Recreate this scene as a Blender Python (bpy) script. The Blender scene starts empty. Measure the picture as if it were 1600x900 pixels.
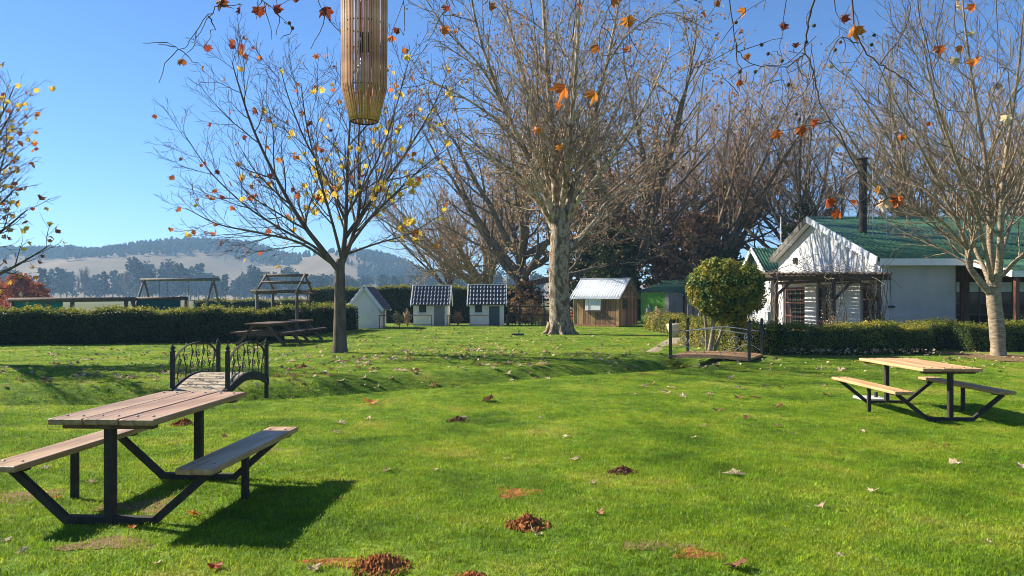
import bpy, bmesh, math, random
import numpy as np
from mathutils import Vector, Matrix
PI = math.pi
S = bpy.context.scene
COL = S.collection
# ------------------------------------------------------------------ camera, sky, sun, exposure
F = 1232.0          # focal length in pixels of a 1600 px wide picture
HZ = 465.0          # picture row of the horizon
EYE = 1.65
cam_d = bpy.data.cameras.new('camera'); cam = bpy.data.objects.new('camera', cam_d); COL.objects.link(cam)
cam.location = (0, 0, EYE); cam.rotation_euler = (math.radians(90), 0, 0)
cam_d.sensor_width = 36; cam_d.lens = 36 * F / 1600; cam_d.shift_y = (HZ - 450) / 1600
cam_d.clip_start = 0.05; cam_d.clip_end = 9000
S.camera = cam
SUN_DIR = Vector((-1.12, 0.46, 0.80)).normalized()     # towards the sun
SUN_EL = math.asin(SUN_DIR.z)
w = bpy.data.worlds.new('World'); S.world = w; w.use_nodes = True
nt = w.node_tree; bg = nt.nodes['Background']
sky = nt.nodes.new('ShaderNodeTexSky'); sky.sky_type = 'NISHITA'; sky.sun_disc = False
sky.sun_elevation = SUN_EL; sky.sun_rotation = math.atan2(SUN_DIR.x, SUN_DIR.y)
sky.air_density = 0.88; sky.dust_density = 0.0; sky.ozone_density = 10.0; sky.altitude = 0
nt.links.new(sky.outputs[0], bg.inputs[0]); bg.inputs[1].default_value = 0.068
sun_d = bpy.data.lights.new('sun', 'SUN'); sun = bpy.data.objects.new('sun', sun_d); COL.objects.link(sun)
sun_d.energy = 5.0; sun_d.angle = math.radians(0.5); sun_d.color = (1.0, 0.92, 0.78)
sun.rotation_euler = SUN_DIR.to_track_quat('Z', 'Y').to_euler(); sun.location = (0, 0, 60)
S.view_settings.view_transform = 'Standard'; S.view_settings.look = 'None'
S.view_settings.exposure = 1.36; S.view_settings.gamma = 1
S.cycles.filter_width = 0.95; S.cycles.use_denoising = True; S.cycles.denoiser = 'OPENIMAGEDENOISE'; S.cycles.denoising_input_passes = 'RGB_ALBEDO_NORMAL'; S.cycles.denoising_prefilter = 'ACCURATE'; S.cycles.use_adaptive_sampling = False; S.cycles.sample_clamp_indirect = 1.2; S.cycles.max_bounces = 8; S.cycles.transparent_max_bounces = 8

# ------------------------------------------------------------------ materials
def lin(h):
    h = h.lstrip('#'); v = [int(h[i:i+2], 16) / 255 for i in (0, 2, 4)]
    return tuple((c / 12.92 if c <= .04045 else ((c + .055) / 1.055) ** 2.4) for c in v) + (1,)
def mat(name, stops, scale=4, stretch=(1, 1, 1), detail=5, rough=.8, bump=.0, bscale=20, bstretch=None, metal=0, trans=0,
        island=0.0, obj_rand=0.0, spec=.3, const=False, dist=0.0, world=False):
    m = bpy.data.materials.new(name); m.use_nodes = True
    n = m.node_tree; L = n.links; p = n.nodes['Principled BSDF']; out = n.nodes['Material Output']
    p.inputs['Roughness'].default_value = rough; p.inputs['Metallic'].default_value = metal
    p.inputs['Specular IOR Level'].default_value = spec
    tc = n.nodes.new('ShaderNodeTexCoord')
    mp = n.nodes.new('ShaderNodeMapping'); mp.inputs['Scale'].default_value = stretch
    if world:
        gp = n.nodes.new('ShaderNodeNewGeometry'); L.new(gp.outputs['Position'], mp.inputs['Vector'])
    else: L.new(tc.outputs['Object'], mp.inputs['Vector'])
    if len(stops) == 1:
        rgb = n.nodes.new('ShaderNodeRGB'); rgb.outputs[0].default_value = (*stops[0][1][:3], 1); col = rgb.outputs[0]
    else:
        no = n.nodes.new('ShaderNodeTexNoise'); no.inputs['Scale'].default_value = scale; no.inputs['Detail'].default_value = detail
        no.inputs['Roughness'].default_value = .6; no.inputs['Distortion'].default_value = dist
        L.new(mp.outputs[0], no.inputs['Vector'])
        r = n.nodes.new('ShaderNodeValToRGB'); e = r.color_ramp.elements
        r.color_ramp.interpolation = 'CONSTANT' if const else 'LINEAR'
        e[0].position, e[0].color = stops[0][0], (*stops[0][1][:3], 1)
        e[1].position, e[1].color = stops[-1][0], (*stops[-1][1][:3], 1)
        for pos, c in stops[1:-1]:
            x = e.new(pos); x.color = (*c[:3], 1)
        L.new(no.outputs['Fac'], r.inputs[0]); col = r.outputs[0]
    if island or obj_rand:
        hs = n.nodes.new('ShaderNodeHueSaturation'); L.new(col, hs.inputs['Color'])
        if island:
            g = n.nodes.new('ShaderNodeNewGeometry'); src = g.outputs['Random Per Island']; amt = island
        else:
            g = n.nodes.new('ShaderNodeObjectInfo'); src = g.outputs['Random']; amt = obj_rand
        mr = n.nodes.new('ShaderNodeMapRange'); mr.inputs['To Min'].default_value = 1 - amt; mr.inputs['To Max'].default_value = 1 + amt
        L.new(src, mr.inputs['Value']); L.new(mr.outputs[0], hs.inputs['Value'])
        mh = n.nodes.new('ShaderNodeMapRange'); mh.inputs['To Min'].default_value = .5 - amt * .05; mh.inputs['To Max'].default_value = .5 + amt * .05
        ml = n.nodes.new('ShaderNodeMath'); ml.operation = 'FRACT'
        mm = n.nodes.new('ShaderNodeMath'); mm.operation = 'MULTIPLY'; mm.inputs[1].default_value = 7.31
        L.new(src, mm.inputs[0]); L.new(mm.outputs[0], ml.inputs[0]); L.new(ml.outputs[0], mh.inputs['Value']); L.new(mh.outputs[0], hs.inputs['Hue'])
        col = hs.outputs[0]
    L.new(col, p.inputs['Base Color'])
    if bump:
        m2 = n.nodes.new('ShaderNodeMapping'); m2.inputs['Scale'].default_value = bstretch or stretch
        L.new(tc.outputs['Object'], m2.inputs['Vector'])
        nb = n.nodes.new('ShaderNodeTexNoise'); nb.inputs['Scale'].default_value = bscale; nb.inputs['Detail'].default_value = 4
        L.new(m2.outputs[0], nb.inputs['Vector'])
        b = n.nodes.new('ShaderNodeBump'); b.inputs['Strength'].default_value = bump; b.inputs['Distance'].default_value = .02
        L.new(nb.outputs['Fac'], b.inputs['Height']); L.new(b.outputs[0], p.inputs['Normal'])
    if trans:
        t = n.nodes.new('ShaderNodeBsdfTranslucent'); L.new(col, t.inputs['Color'])
        mx = n.nodes.new('ShaderNodeMixShader'); mx.inputs[0].default_value = trans
        L.new(p.outputs[0], mx.inputs[1]); L.new(t.outputs[0], mx.inputs[2]); L.new(mx.outputs[0], out.inputs['Surface'])
    return m
M = {}
M['lawn'] = mat('lawn', [(.30, (.055, .10, .010)), (.5, (.11, .18, .018)), (.62, (.17, .21, .03)), (.74, (.24, .19, .08))], scale=.8, world=True, detail=12, rough=.95, bump=.8, bscale=30, spec=.1)
M['field'] = mat('field', [(.3, (.06, .085, .022)), (.5, (.10, .11, .04)), (.7, (.15, .13, .065))], scale=.03, detail=8, rough=1, spec=.05)
M['blade'] = mat('blade', [(.30, (.09, .17, .010)), (.44, (.18, .29, .013)), (.56, (.27, .36, .020)), (.66, (.36, .37, .045)), (.77, (.43, .34, .11))], scale=.8, world=True, detail=7, rough=.5, trans=.45, obj_rand=.42, spec=.12)
M['hill_grass'] = mat('hill_grass', [(.3, (.13, .11, .065)), (.5, (.21, .165, .105)), (.7, (.28, .21, .14))], scale=.012, detail=10, rough=1, spec=.0, dist=1)
M['plantation'] = mat('plantation', [(.3, (.018, .034, .020)), (.7, (.045, .07, .036))], scale=.05, detail=4, rough=1, island=.35, spec=.0)
M['gum_leaf'] = mat('gum_leaf', [(.3, (.022, .042, .022)), (.7, (.058, .09, .04))], scale=.25, rough=.8, island=.35, spec=.1)
M['far_twig'] = mat('far_twig', [(.3, (.13, .10, .08)), (.7, (.22, .17, .13))], scale=1, rough=.9)
M['red_leaf'] = mat('red_leaf', [(.3, (.30, .07, .02)), (.7, (.50, .16, .05))], scale=.8, rough=.8, island=.4, trans=.25, spec=.1)
M['bark_dark'] = mat('bark_dark', [(.3, (.035, .026, .020)), (.6, (.085, .065, .05)), (.8, (.13, .11, .085))], scale=6, stretch=(1, 1, .35), rough=.95, bump=.6, bscale=14, spec=.1)
M['twig_dark'] = mat('twig_dark', [(.3, (.065, .047, .037)), (.7, (.15, .11, .085))], scale=3, rough=.9, spec=.1)
M['bark_plane'] = mat('bark_plane', [(.0, (.09, .058, .035)), (.43, (.18, .12, .075)), (.50, (.34, .255, .165)), (.57, (.56, .46, .34)), (.66, (.27, .195, .125))], scale=3.2, stretch=(1, 1, .45), detail=7, rough=.85, bump=.35, bscale=10, spec=.15, dist=.6)
M['bark_scaly'] = mat('bark_scaly', [(.3, (.07, .046, .03)), (.46, (.18, .125, .08)), (.55, (.40, .32, .23)), (.64, (.15, .11, .075))], scale=5, stretch=(1, 1, .5), detail=8, rough=.95, bump=.9, bscale=12, spec=.1)
M['bark_young'] = mat('bark_young', [(.3, (.07, .05, .035)), (.6, (.15, .115, .085)), (.8, (.21, .17, .13))], scale=6, stretch=(1, 1, .35), rough=.95, bump=.6, bscale=14, spec=.1)
M['bark_grey'] = mat('bark_grey', [(.3, (.08, .06, .042)), (.6, (.20, .155, .105)), (.8, (.32, .26, .18))], scale=5, stretch=(1, 1, .35), rough=.95, bump=.5, bscale=14, spec=.1)
M['ivy'] = mat('ivy', [(.3, (.09, .055, .024)), (.7, (.21, .13, .055))], scale=1.5, rough=.85, trans=.3, island=.45, spec=.1)
M['bark_pale'] = mat('bark_pale', [(.3, (.11, .08, .05)), (.5, (.26, .20, .13)), (.7, (.41, .335, .235))], scale=7, stretch=(1, 1, 3.0), detail=6, rough=.8, bump=.3, bscale=18, spec=.2)
M['twig_pale'] = mat('twig_pale', [(.3, (.13, .088, .05)), (.7, (.27, .195, .12))], scale=3, rough=.85, spec=.15)
M['twig_brown'] = mat('twig_brown', [(.3, (.19, .14, .09)), (.7, (.38, .295, .20))], scale=3, rough=.9, spec=.1)
M['twig_rust'] = mat('twig_rust', [(.3, (.24, .17, .105)), (.7, (.45, .34, .22))], scale=3, rough=.9, spec=.1)
M['leaf_orange'] = mat('leaf_orange', [(.3, (.42, .10, .02)), (.7, (.62, .22, .04))], scale=9, rough=.6, trans=.45, obj_rand=.3, spec=.2)
M['leaf_redbrown'] = mat('leaf_redbrown', [(.3, (.20, .04, .02)), (.7, (.36, .095, .035))], scale=9, rough=.6, trans=.4, obj_rand=.3, spec=.2)
M['leaf_yellow'] = mat('leaf_yellow', [(.3, (.58, .36, .04)), (.7, (.76, .56, .10))], scale=9, rough=.6, trans=.5, obj_rand=.2, spec=.2)
M['leaf_pale'] = mat('leaf_pale', [(.3, (.36, .23, .115)), (.5, (.55, .41, .25)), (.7, (.70, .57, .39))], scale=9, rough=.75, trans=.3, obj_rand=.25, spec=.2)
M['leaf_brown'] = mat('leaf_brown', [(.3, (.20, .10, .045)), (.7, (.36, .20, .09))], scale=14, rough=.8, trans=.2, obj_rand=.3, spec=.15)
M['leaf_mix'] = mat('leaf_mix', [(.25, (.22, .07, .02)), (.45, (.36, .15, .03)), (.55, (.60, .38, .04)), (.7, (.30, .10, .03))], scale=2.2, rough=.7, trans=.45, island=.3, spec=.15)
M['leaf_rust'] = mat('leaf_rust', [(.3, (.20, .115, .055)), (.7, (.44, .275, .145))], scale=1.5, rough=.85, trans=.45, island=.45, spec=.1)
M['litter'] = mat('litter', [(.3, (.20, .12, .06)), (.5, (.40, .27, .15)), (.65, (.62, .50, .34))], scale=3, rough=.85, trans=.1, island=.5, spec=.1)
M['green_leaf'] = mat('green_leaf', [(.3, (.035, .060, .016)), (.7, (.10, .13, .032))], scale=.8, rough=.6, trans=.25, island=.4, spec=.25)
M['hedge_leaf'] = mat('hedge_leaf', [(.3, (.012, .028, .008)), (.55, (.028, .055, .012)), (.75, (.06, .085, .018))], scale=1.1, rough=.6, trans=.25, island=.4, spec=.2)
M['hedge_mid'] = mat('hedge_mid', [(.3, (.030, .062, .013)), (.55, (.080, .12, .02)), (.75, (.20, .20, .035))], scale=1.1, rough=.6, trans=.3, island=.4, spec=.2)
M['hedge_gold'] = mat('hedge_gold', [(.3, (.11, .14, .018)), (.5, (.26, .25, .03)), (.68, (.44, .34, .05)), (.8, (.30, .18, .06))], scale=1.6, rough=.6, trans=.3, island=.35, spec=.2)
M['hedge_top_sunlit'] = mat('hedge_top_sunlit', [(.3, (.10, .13, .015)), (.55, (.26, .26, .03)), (.75, (.38, .31, .05))], scale=1.3, rough=.6, trans=.35, island=.4, spec=.2)  # yellowish top leaves, with sunlight on the hedge top put into the colour
M['gold_leaf'] = mat('gold_leaf', [(.34, (.030, .080, .013)), (.44, (.085, .14, .018)), (.53, (.26, .25, .025)), (.74, (.44, .33, .04))], scale=2.2, rough=.5, trans=.35, island=.4, spec=.3)
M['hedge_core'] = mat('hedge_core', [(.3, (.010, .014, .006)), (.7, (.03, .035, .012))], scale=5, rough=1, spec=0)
M['soil'] = mat('soil', [(.3, (.15, .05, .018)), (.5, (.27, .10, .036)), (.7, (.40, .17, .065))], scale=14, rough=1, bump=1, bscale=40, spec=.05)
M['soil_dark'] = mat('soil_dark', [(.3, (.06, .028, .016)), (.7, (.17, .08, .042))], scale=14, rough=1, bump=1, bscale=40, spec=.05)
M['dirt'] = mat('dirt', [(.3, (.13, .085, .045)), (.5, (.20, .13, .07)), (.7, (.11, .12, .035))], scale=5, detail=8, rough=1, bump=.8, bscale=30, spec=.05)
M['plank'] = mat('plank', [(.3, (.17, .092, .040)), (.5, (.34, .20, .10)), (.7, (.47, .315, .175))], scale=5, stretch=(3, .25, 3), detail=8, rough=.45, bump=.25, bscale=30, bstretch=(4, .2, 4), obj_rand=.12, spec=.38)
M['plank_pale'] = mat('plank_pale', [(.3, (.26, .20, .135)), (.7, (.48, .40, .29))], scale=6, rough=.8, bump=.2, obj_rand=.15, spec=.2)
M['plank_warm'] = mat('plank_warm', [(.3, (.34, .19, .09)), (.5, (.48, .28, .13)), (.7, (.58, .37, .19))], scale=5, stretch=(3, .25, 3), detail=8, rough=.65, bump=.25, bscale=30, bstretch=(4, .2, 4), obj_rand=.12, spec=.2)
M['steel_dark'] = mat('steel_dark', [(.3, (.026, .022, .018)), (.6, (.042, .036, .029)), (.75, (.08, .055, .035))], scale=11, detail=8, rough=.75, bump=.08, metal=0, spec=.18)
M['iron'] = mat('iron', [(.3, (.022, .022, .020)), (.7, (.05, .048, .042))], scale=8, rough=.7, metal=0, spec=.2)
M['bolt'] = mat('bolt', [(0, (.30, .30, .31))], rough=.4, metal=.9)
M['old_wood'] = mat('old_wood', [(.3, (.055, .035, .024)), (.5, (.11, .07, .048)), (.7, (.17, .115, .08))], scale=5, stretch=(3, .3, 3), rough=.85, bump=.3, bscale=24, obj_rand=.15)
M['grey_wood'] = mat('grey_wood', [(.3, (.09, .08, .066)), (.7, (.20, .18, .15))], scale=5, stretch=(2, 2, .3), rough=.9, bump=.3, bscale=20, obj_rand=.15)
M['pole_wood'] = mat('pole_wood', [(.3, (.09, .065, .045)), (.7, (.20, .15, .11))], scale=6, stretch=(2, 2, .4), rough=.9, bump=.4, bscale=18, obj_rand=.2)
M['shed_wood'] = mat('shed_wood', [(.28, (.10, .055, .027)), (.45, (.27, .145, .062)), (.6, (.42, .25, .12)), (.75, (.52, .36, .20))], scale=3.5, stretch=(4, 4, .35), detail=9, rough=.8, bump=.3, bscale=20, bstretch=(5, 5, .3), obj_rand=.42, dist=.4)
M['plaster'] = mat('plaster', [(.3, (.38, .38, .375)), (.5, (.46, .46, .455)), (.7, (.51, .51, .50))], scale=1.2, detail=10, rough=.9, bump=.08, bscale=14, spec=.2)  # white plaster darkened: shade of the front wall is in the colour
M['gable_plaster_sunlit'] = mat('gable_plaster_sunlit', [(.3, (.52, .52, .51)), (.5, (.62, .62, .61)), (.7, (.67, .67, .66))], scale=1.2, detail=10, rough=.9, bump=.08, bscale=14, spec=.2)  # lighter copy of the same plaster, sunlight on the gable put into the colour
M['playhouse_wall'] = mat('playhouse_wall', [(.25, (.56, .50, .41)), (.40, (.79, .75, .67)), (.7, (.85, .82, .75))], scale=1.6, detail=9, rough=.9, bump=.08, bscale=14, spec=.2)
M['white_paint'] = mat('white_paint', [(.3, (.68, .68, .66)), (.7, (.80, .80, .79))], scale=4, rough=.6, bump=.05)
M['roof_green'] = mat('roof_green', [(.3, (.035, .095, .045)), (.5, (.048, .122, .058)), (.7, (.07, .155, .08))], scale=.6, detail=8, rough=.45, stretch=(1, .5, 1), spec=.4)
M['roof_white'] = mat('roof_white', [(.3, (.50, .52, .55)), (.7, (.72, .74, .77))], scale=1.6, detail=8, rough=.5, stretch=(2, .4, 1), spec=.4)
M['roof_slate'] = mat('roof_slate', [(.3, (.045, .052, .075)), (.7, (.085, .095, .125))], scale=6, rough=.32, obj_rand=.1, spec=.6)
M['door_grey'] = mat('door_grey', [(.3, (.17, .165, .175)), (.7, (.22, .21, .22))], scale=4, rough=.7)
M['door_slate'] = mat('door_slate', [(.3, (.055, .07, .085)), (.7, (.08, .095, .11))], scale=4, rough=.6)
M['glass'] = mat('glass', [(.3, (.012, .014, .016)), (.7, (.035, .036, .038))], scale=1.3, rough=.06, spec=.25)
M['glass_pale'] = mat('glass_pale', [(.3, (.52, .56, .60)), (.7, (.70, .73, .75))], scale=2, rough=.15, spec=.5)
M['red_wood'] = mat('red_wood', [(.3, (.10, .035, .020)), (.7, (.20, .075, .042))], scale=5, stretch=(3, 3, .4), rough=.55, spec=.4)
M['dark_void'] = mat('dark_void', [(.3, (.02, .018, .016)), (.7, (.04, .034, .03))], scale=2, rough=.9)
M['green_wall'] = mat('green_wall', [(.3, (.09, .27, .03)), (.7, (.14, .36, .045))], scale=1, rough=.85)
M['grey_wall'] = mat('grey_wall', [(.3, (.17, .17, .17)), (.7, (.26, .26, .25))], scale=2, rough=.9)
M['brick'] = mat('brick', [(.3, (.25, .09, .05)), (.7, (.38, .16, .09))], scale=3, rough=.9, obj_rand=.2)
M['shade_net'] = mat('shade_net', [(.3, (.010, .16, .125)), (.7, (.02, .24, .19))], scale=3, rough=.8, trans=.3)
M['shade_net_dark'] = mat('shade_net_dark', [(.3, (.008, .06, .075)), (.7, (.012, .09, .10))], scale=3, rough=.8, trans=.2)
M['bamboo'] = mat('bamboo', [(.3, (.28, .11, .05)), (.5, (.54, .275, .15)), (.7, (.73, .46, .30))], scale=9, stretch=(1, 1, .5), rough=.5, trans=.0, obj_rand=.35, spec=.3)
M['hoop'] = mat('hoop', [(.3, (.04, .025, .015)), (.7, (.09, .055, .03))], scale=9, rough=.7)
M['bulb'] = mat('bulb', [(0, (.72, .73, .74))], rough=.12, spec=.6)
M['black_plastic'] = mat('black_plastic', [(0, (.018, .018, .02))], rough=.5)
M['flue'] = mat('flue', [(.3, (.018, .012, .010)), (.7, (.055, .035, .028))], scale=5, rough=.7)
M['concrete'] = mat('concrete', [(.3, (.36, .35, .33)), (.7, (.52, .51, .48))], scale=6, rough=.95, bump=.3)
M['brick_path'] = mat('brick_path', [(.3, (.20, .14, .10)), (.5, (.32, .25, .18)), (.7, (.40, .33, .26))], scale=6, stretch=(1, 2.5, 1), rough=.95, bump=.6, bscale=9)
M['terracotta'] = mat('terracotta', [(.3, (.42, .36, .29)), (.7, (.55, .48, .40))], scale=6, rough=.9)
M['red_paint'] = mat('red_paint', [(.3, (.35, .03, .025)), (.7, (.5, .06, .045))], scale=4, rough=.6)
M['seed'] = mat('seed', [(.3, (.07, .045, .03)), (.7, (.15, .10, .07))], scale=60, rough=.95, bump=.8, bscale=120)
M['gas'] = mat('gas', [(.3, (.22, .24, .27)), (.7, (.32, .34, .37))], scale=4, rough=.5)

# ------------------------------------------------------------------ mesh helpers
def np_mesh(name, V, faces, k, smooth=False):
    """mesh from vertex array and an (n,k) face array"""
    me = bpy.data.meshes.new(name); V = np.asarray(V, np.float32); faces = np.asarray(faces, np.int32)
    me.vertices.add(len(V)); me.vertices.foreach_set('co', V.ravel())
    me.loops.add(faces.size); me.loops.foreach_set('vertex_index', faces.ravel())
    me.polygons.add(len(faces)); me.polygons.foreach_set('loop_start', np.arange(0, faces.size, k, dtype=np.int32))
    me.polygons.foreach_set('use_smooth', np.full(len(faces), smooth))
    me.update(calc_edges=True); return me
def link(name, me, m=None, parent=None, loc=(0, 0, 0), rot=(0, 0, 0), kind=None, label=None):
    if m is not None and me is not None and not me.materials: me.materials.append(M[m] if isinstance(m, str) else m)
    o = bpy.data.objects.new(name, me); COL.objects.link(o); o.location = loc; o.rotation_euler = rot
    if parent: o.parent = parent
    if kind: o['kind'] = kind
    if label: o['label'] = label
    return o
def tag(o, label, cat, group=None):
    o['label'] = label; o['category'] = cat
    if group: o['group'] = group
    return o
def thing(name, label, cat, loc=(0, 0, 0), rz=0, group=None):
    o = bpy.data.objects.new(name, None); COL.objects.link(o); o.location = loc; o.rotation_euler = (0, 0, rz)
    o.empty_display_size = .2
    return tag(o, label, cat, group)
def copy_tree(o, parent=None):
    c = o.copy(); COL.objects.link(c)
    if parent: c.parent = parent
    for ch in list(o.children): copy_tree(ch, c)
    return c
class MB:
    def __init__(s): s.v = []; s.f = []
    def add(s, vs, fs):
        b = len(s.v); s.v += [tuple(v) for v in vs]; s.f += [tuple(i + b for i in f) for f in fs]; return s
    def box(s, c, d, R=None):
        vs = [Vector((x * d[0] / 2, y * d[1] / 2, z * d[2] / 2)) for x in (-1, 1) for y in (-1, 1) for z in (-1, 1)]
        if R is not None: vs = [R @ v for v in vs]
        vs = [v + Vector(c) for v in vs]
        return s.add(vs, [(0, 1, 3, 2), (4, 6, 7, 5), (0, 4, 5, 1), (2, 3, 7, 6), (0, 2, 6, 4), (1, 5, 7, 3)])
    def bevbox(s, c, d, b=.006, R=None):
        hx, hy, hz = (q / 2 for q in d); V = []; F_ = []
        prof = [(hx - b, hy), (hx, hy - b), (hx, -hy + b), (hx - b, -hy), (-hx + b, -hy), (-hx, -hy + b), (-hx, hy - b), (-hx + b, hy)]
        for z, k in ((-hz, b), (-hz + b, 0), (hz - b, 0), (hz, b)):
            for x, y in prof:
                V.append(Vector((x - math.copysign(k, x), y - math.copysign(k, y), z)))
        for r in range(3):
            for i in range(8):
                j = (i + 1) % 8; F_.append((r * 8 + j, r * 8 + i, (r + 1) * 8 + i, (r + 1) * 8 + j))
        F_.append(tuple(range(8))); F_.append(tuple(reversed(range(24, 32))))
        if R is not None: V = [R @ v for v in V]
        return s.add([v + Vector(c) for v in V], F_)
    def bar(s, p, q, wd, ht, up=(0, 0, 1)):
        p, q = Vector(p), Vector(q); d = (q - p); L = d.length; d.normalize(); u = Vector(up)
        if abs(d.dot(u)) > .98: u = Vector((0, 1, 0))
        x = d.cross(u).normalized(); z = x.cross(d)
        R = Matrix((x, d, z)).transposed()
        return s.box((p + q) / 2, (wd, L, ht), R)
    def tube(s, pts, r, k=8, cap=True):
        pts = [Vector(p) for p in pts]; n = len(pts)
        rs = r if isinstance(r, (list, tuple)) else [r] * n
        ch = (pts[-1] - pts[0]); ax = min(range(3), key=lambda i: abs(ch[i])); ref = Vector([1.0 if i == ax else .0 for i in range(3)])
        V = []; F_ = []
        for i, p in enumerate(pts):
            d = (pts[min(i + 1, n - 1)] - pts[max(i - 1, 0)]).normalized()
            u = d.cross(ref)
            if u.length < 1e-3: u = d.orthogonal()
            u.normalize(); v = d.cross(u)
            for j in range(k):
                a = 2 * PI * j / k; V.append(p + (u * math.cos(a) + v * math.sin(a)) * rs[i])
        for i in range(n - 1):
            for j in range(k):
                l = (j + 1) % k; F_.append((i * k + j, i * k + l, (i + 1) * k + l, (i + 1) * k + j))
        if cap: F_.append(tuple(reversed(range(k)))); F_.append(tuple(range((n - 1) * k, n * k)))
        return s.add(V, F_)
    def lathe(s, prof, c=(0, 0, 0), k=16):
        V = []; F_ = []; n = len(prof)
        for r, z in prof:
            for j in range(k):
                a = 2 * PI * j / k; V.append((c[0] + r * math.cos(a), c[1] + r * math.sin(a), c[2] + z))
        for i in range(n - 1):
            for j in range(k):
                l = (j + 1) % k; F_.append((i * k + j, i * k + l, (i + 1) * k + l, (i + 1) * k + j))
        F_.append(tuple(reversed(range(k)))); F_.append(tuple(range((n - 1) * k, n * k)))
        return s.add(V, F_)
    def prism(s, poly, a, b, axis='y'):
        """polygon (u,v) extruded from a to b along axis; u,v are the other two axes in order"""
        n = len(poly); V = []
        for t in (a, b):
            for u, v in poly: V.append({'x': (t, u, v), 'y': (u, t, v), 'z': (u, v, t)}[axis])
        F_ = [tuple(range(n)), tuple(reversed(range(n, 2 * n)))]
        for i in range(n): j = (i + 1) % n; F_.append((i, i + n, j + n, j))
        return s.add(V, F_)
    def mesh(s, name, smooth=False):
        me = bpy.data.meshes.new(name); me.from_pydata(s.v, [], s.f)
        bm = bmesh.new(); bm.from_mesh(me); bmesh.ops.recalc_face_normals(bm, faces=bm.faces); bm.to_mesh(me); bm.free()
        if smooth: me.polygons.foreach_set('use_smooth', [True] * len(me.polygons))
        return me
    def build(s, name, m, parent=None, smooth=False, **k): return link(name, s.mesh(name, smooth), m, parent, **k)
def tubes_np(brs, k, name, cap=False):
    """many tapered tubes in one mesh: brs = [(pts, radii)]"""
    cnt = np.array([len(b[0]) for b in brs]); P = np.array([p for b in brs for p in b[0]], float); R = np.array([r for b in brs for r in b[1]], float)
    end = np.cumsum(cnt) - 1; start = end - cnt + 1; n = len(P)
    nxt = np.arange(n) + 1; nxt[end] = end; prv = np.arange(n) - 1; prv[start] = start
    D = P[nxt] - P[prv]; D /= np.maximum(np.linalg.norm(D, axis=1, keepdims=True), 1e-9)
    ch = np.abs(P[end] - P[start]); ref = np.eye(3)[np.argmin(ch, axis=1)]; ref = np.repeat(ref, cnt, axis=0)
    U = np.cross(D, ref); U /= np.maximum(np.linalg.norm(U, axis=1, keepdims=True), 1e-9); W = np.cross(D, U)
    a = np.arange(k) * 2 * PI / k
    V = P[:, None, :] + R[:, None, None] * (U[:, None, :] * np.cos(a)[None, :, None] + W[:, None, :] * np.sin(a)[None, :, None])
    i = np.setdiff1d(np.arange(n), end); j = np.arange(k); l = (j + 1) % k
    Fq = np.stack([i[:, None] * k + j, i[:, None] * k + l, (i[:, None] + 1) * k + l, (i[:, None] + 1) * k + j], axis=-1).reshape(-1, 4)
    return np_mesh(name, V.reshape(-1, 3), Fq, 4, True)
def quads_np(P, size, seed, name, nrm=None, spread=1.0, aspect=1.0, fold=True):
    """a small leaf-shaped two-triangle-pair card at every point"""
    rg = np.random.default_rng(seed); P = np.asarray(P, float); n = len(P)
    N = rg.normal(size=(n, 3)) * spread
    if nrm is not None: N = N + np.asarray(nrm)
    N /= np.maximum(np.linalg.norm(N, axis=1, keepdims=True), 1e-9)
    T = np.cross(N, rg.normal(size=(n, 3))); T /= np.maximum(np.linalg.norm(T, axis=1, keepdims=True), 1e-9); B = np.cross(N, T)
    s = (np.asarray(size) * rg.uniform(.6, 1.3, n))[:, None]
    V = np.stack([P - T * s * .5, P + B * s * .42 * aspect + N * s * .12, P + T * s * .5, P - B * s * .42 * aspect + N * s * .12], axis=1)
    return np_mesh(name, V.reshape(-1, 3), np.arange(4 * n).reshape(-1, 4), 4, False)
def catmull(pts, m=5):
    P = [Vector(p) for p in pts]; P = [P[0] * 2 - P[1]] + P + [P[-1] * 2 - P[-2]]; out = []
    for i in range(1, len(P) - 2):
        a, b, c, d = P[i - 1:i + 3]
        for j in range(m):
            t = j / m
            out.append(.5 * ((2 * b) + (c - a) * t + (2 * a - 5 * b + 4 * c - d) * t * t + (3 * b - a - 3 * c + d) * t ** 3))
    out.append(P[-2]); return out

# ------------------------------------------------------------------ terrain
SWALE = [(-40, 13.2, 1.75, .60), (-12, 13.5, 1.75, .60), (-7.7, 13.6, 1.75, .60), (-4.9, 13.9, 1.7, .56), (-2.5, 15.3, 1.6, .46), (.6, 17.6, 1.4, .31), (3.2, 19.4, 1.1, .24), (4.7, 20.9, .9, .40), (5.2, 22.6, .8, .38), (5.6, 25, .7, .0)]
def sstep(a, b, x):
    t = min(1, max(0, (x - a) / (b - a))); return t * t * (3 - 2 * t)
def swale(x, y):
    best = 1e9; res = 0
    for (x0, y0, w0, d0), (x1, y1, w1, d1) in zip(SWALE, SWALE[1:]):
        dx, dy = x1 - x0, y1 - y0; t = max(0, min(1, ((x - x0) * dx + (y - y0) * dy) / (dx * dx + dy * dy)))
        q = math.hypot(x - x0 - dx * t, y - y0 - dy * t); ww = w0 + (w1 - w0) * t
        if q / ww < best: best = q / ww; res = d0 + (d1 - d0) * t
    return -res * (1 - sstep(.24, 1.0, best)) * .9 if best < 1 else 0
def gz(x, y):
    z = -.16 * sstep(1, 6, x) * (1 - sstep(15, 24, y)) if y > -50 else 0
    z += .018 * math.sin(x * .9 + 1.3 * math.sin(y * .5)) * math.cos(y * .7 + .6 * x) * (1 - sstep(30, 45, y))
    if 9 < y < 27 and x < 8: z += swale(x, y)
    return z
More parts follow.
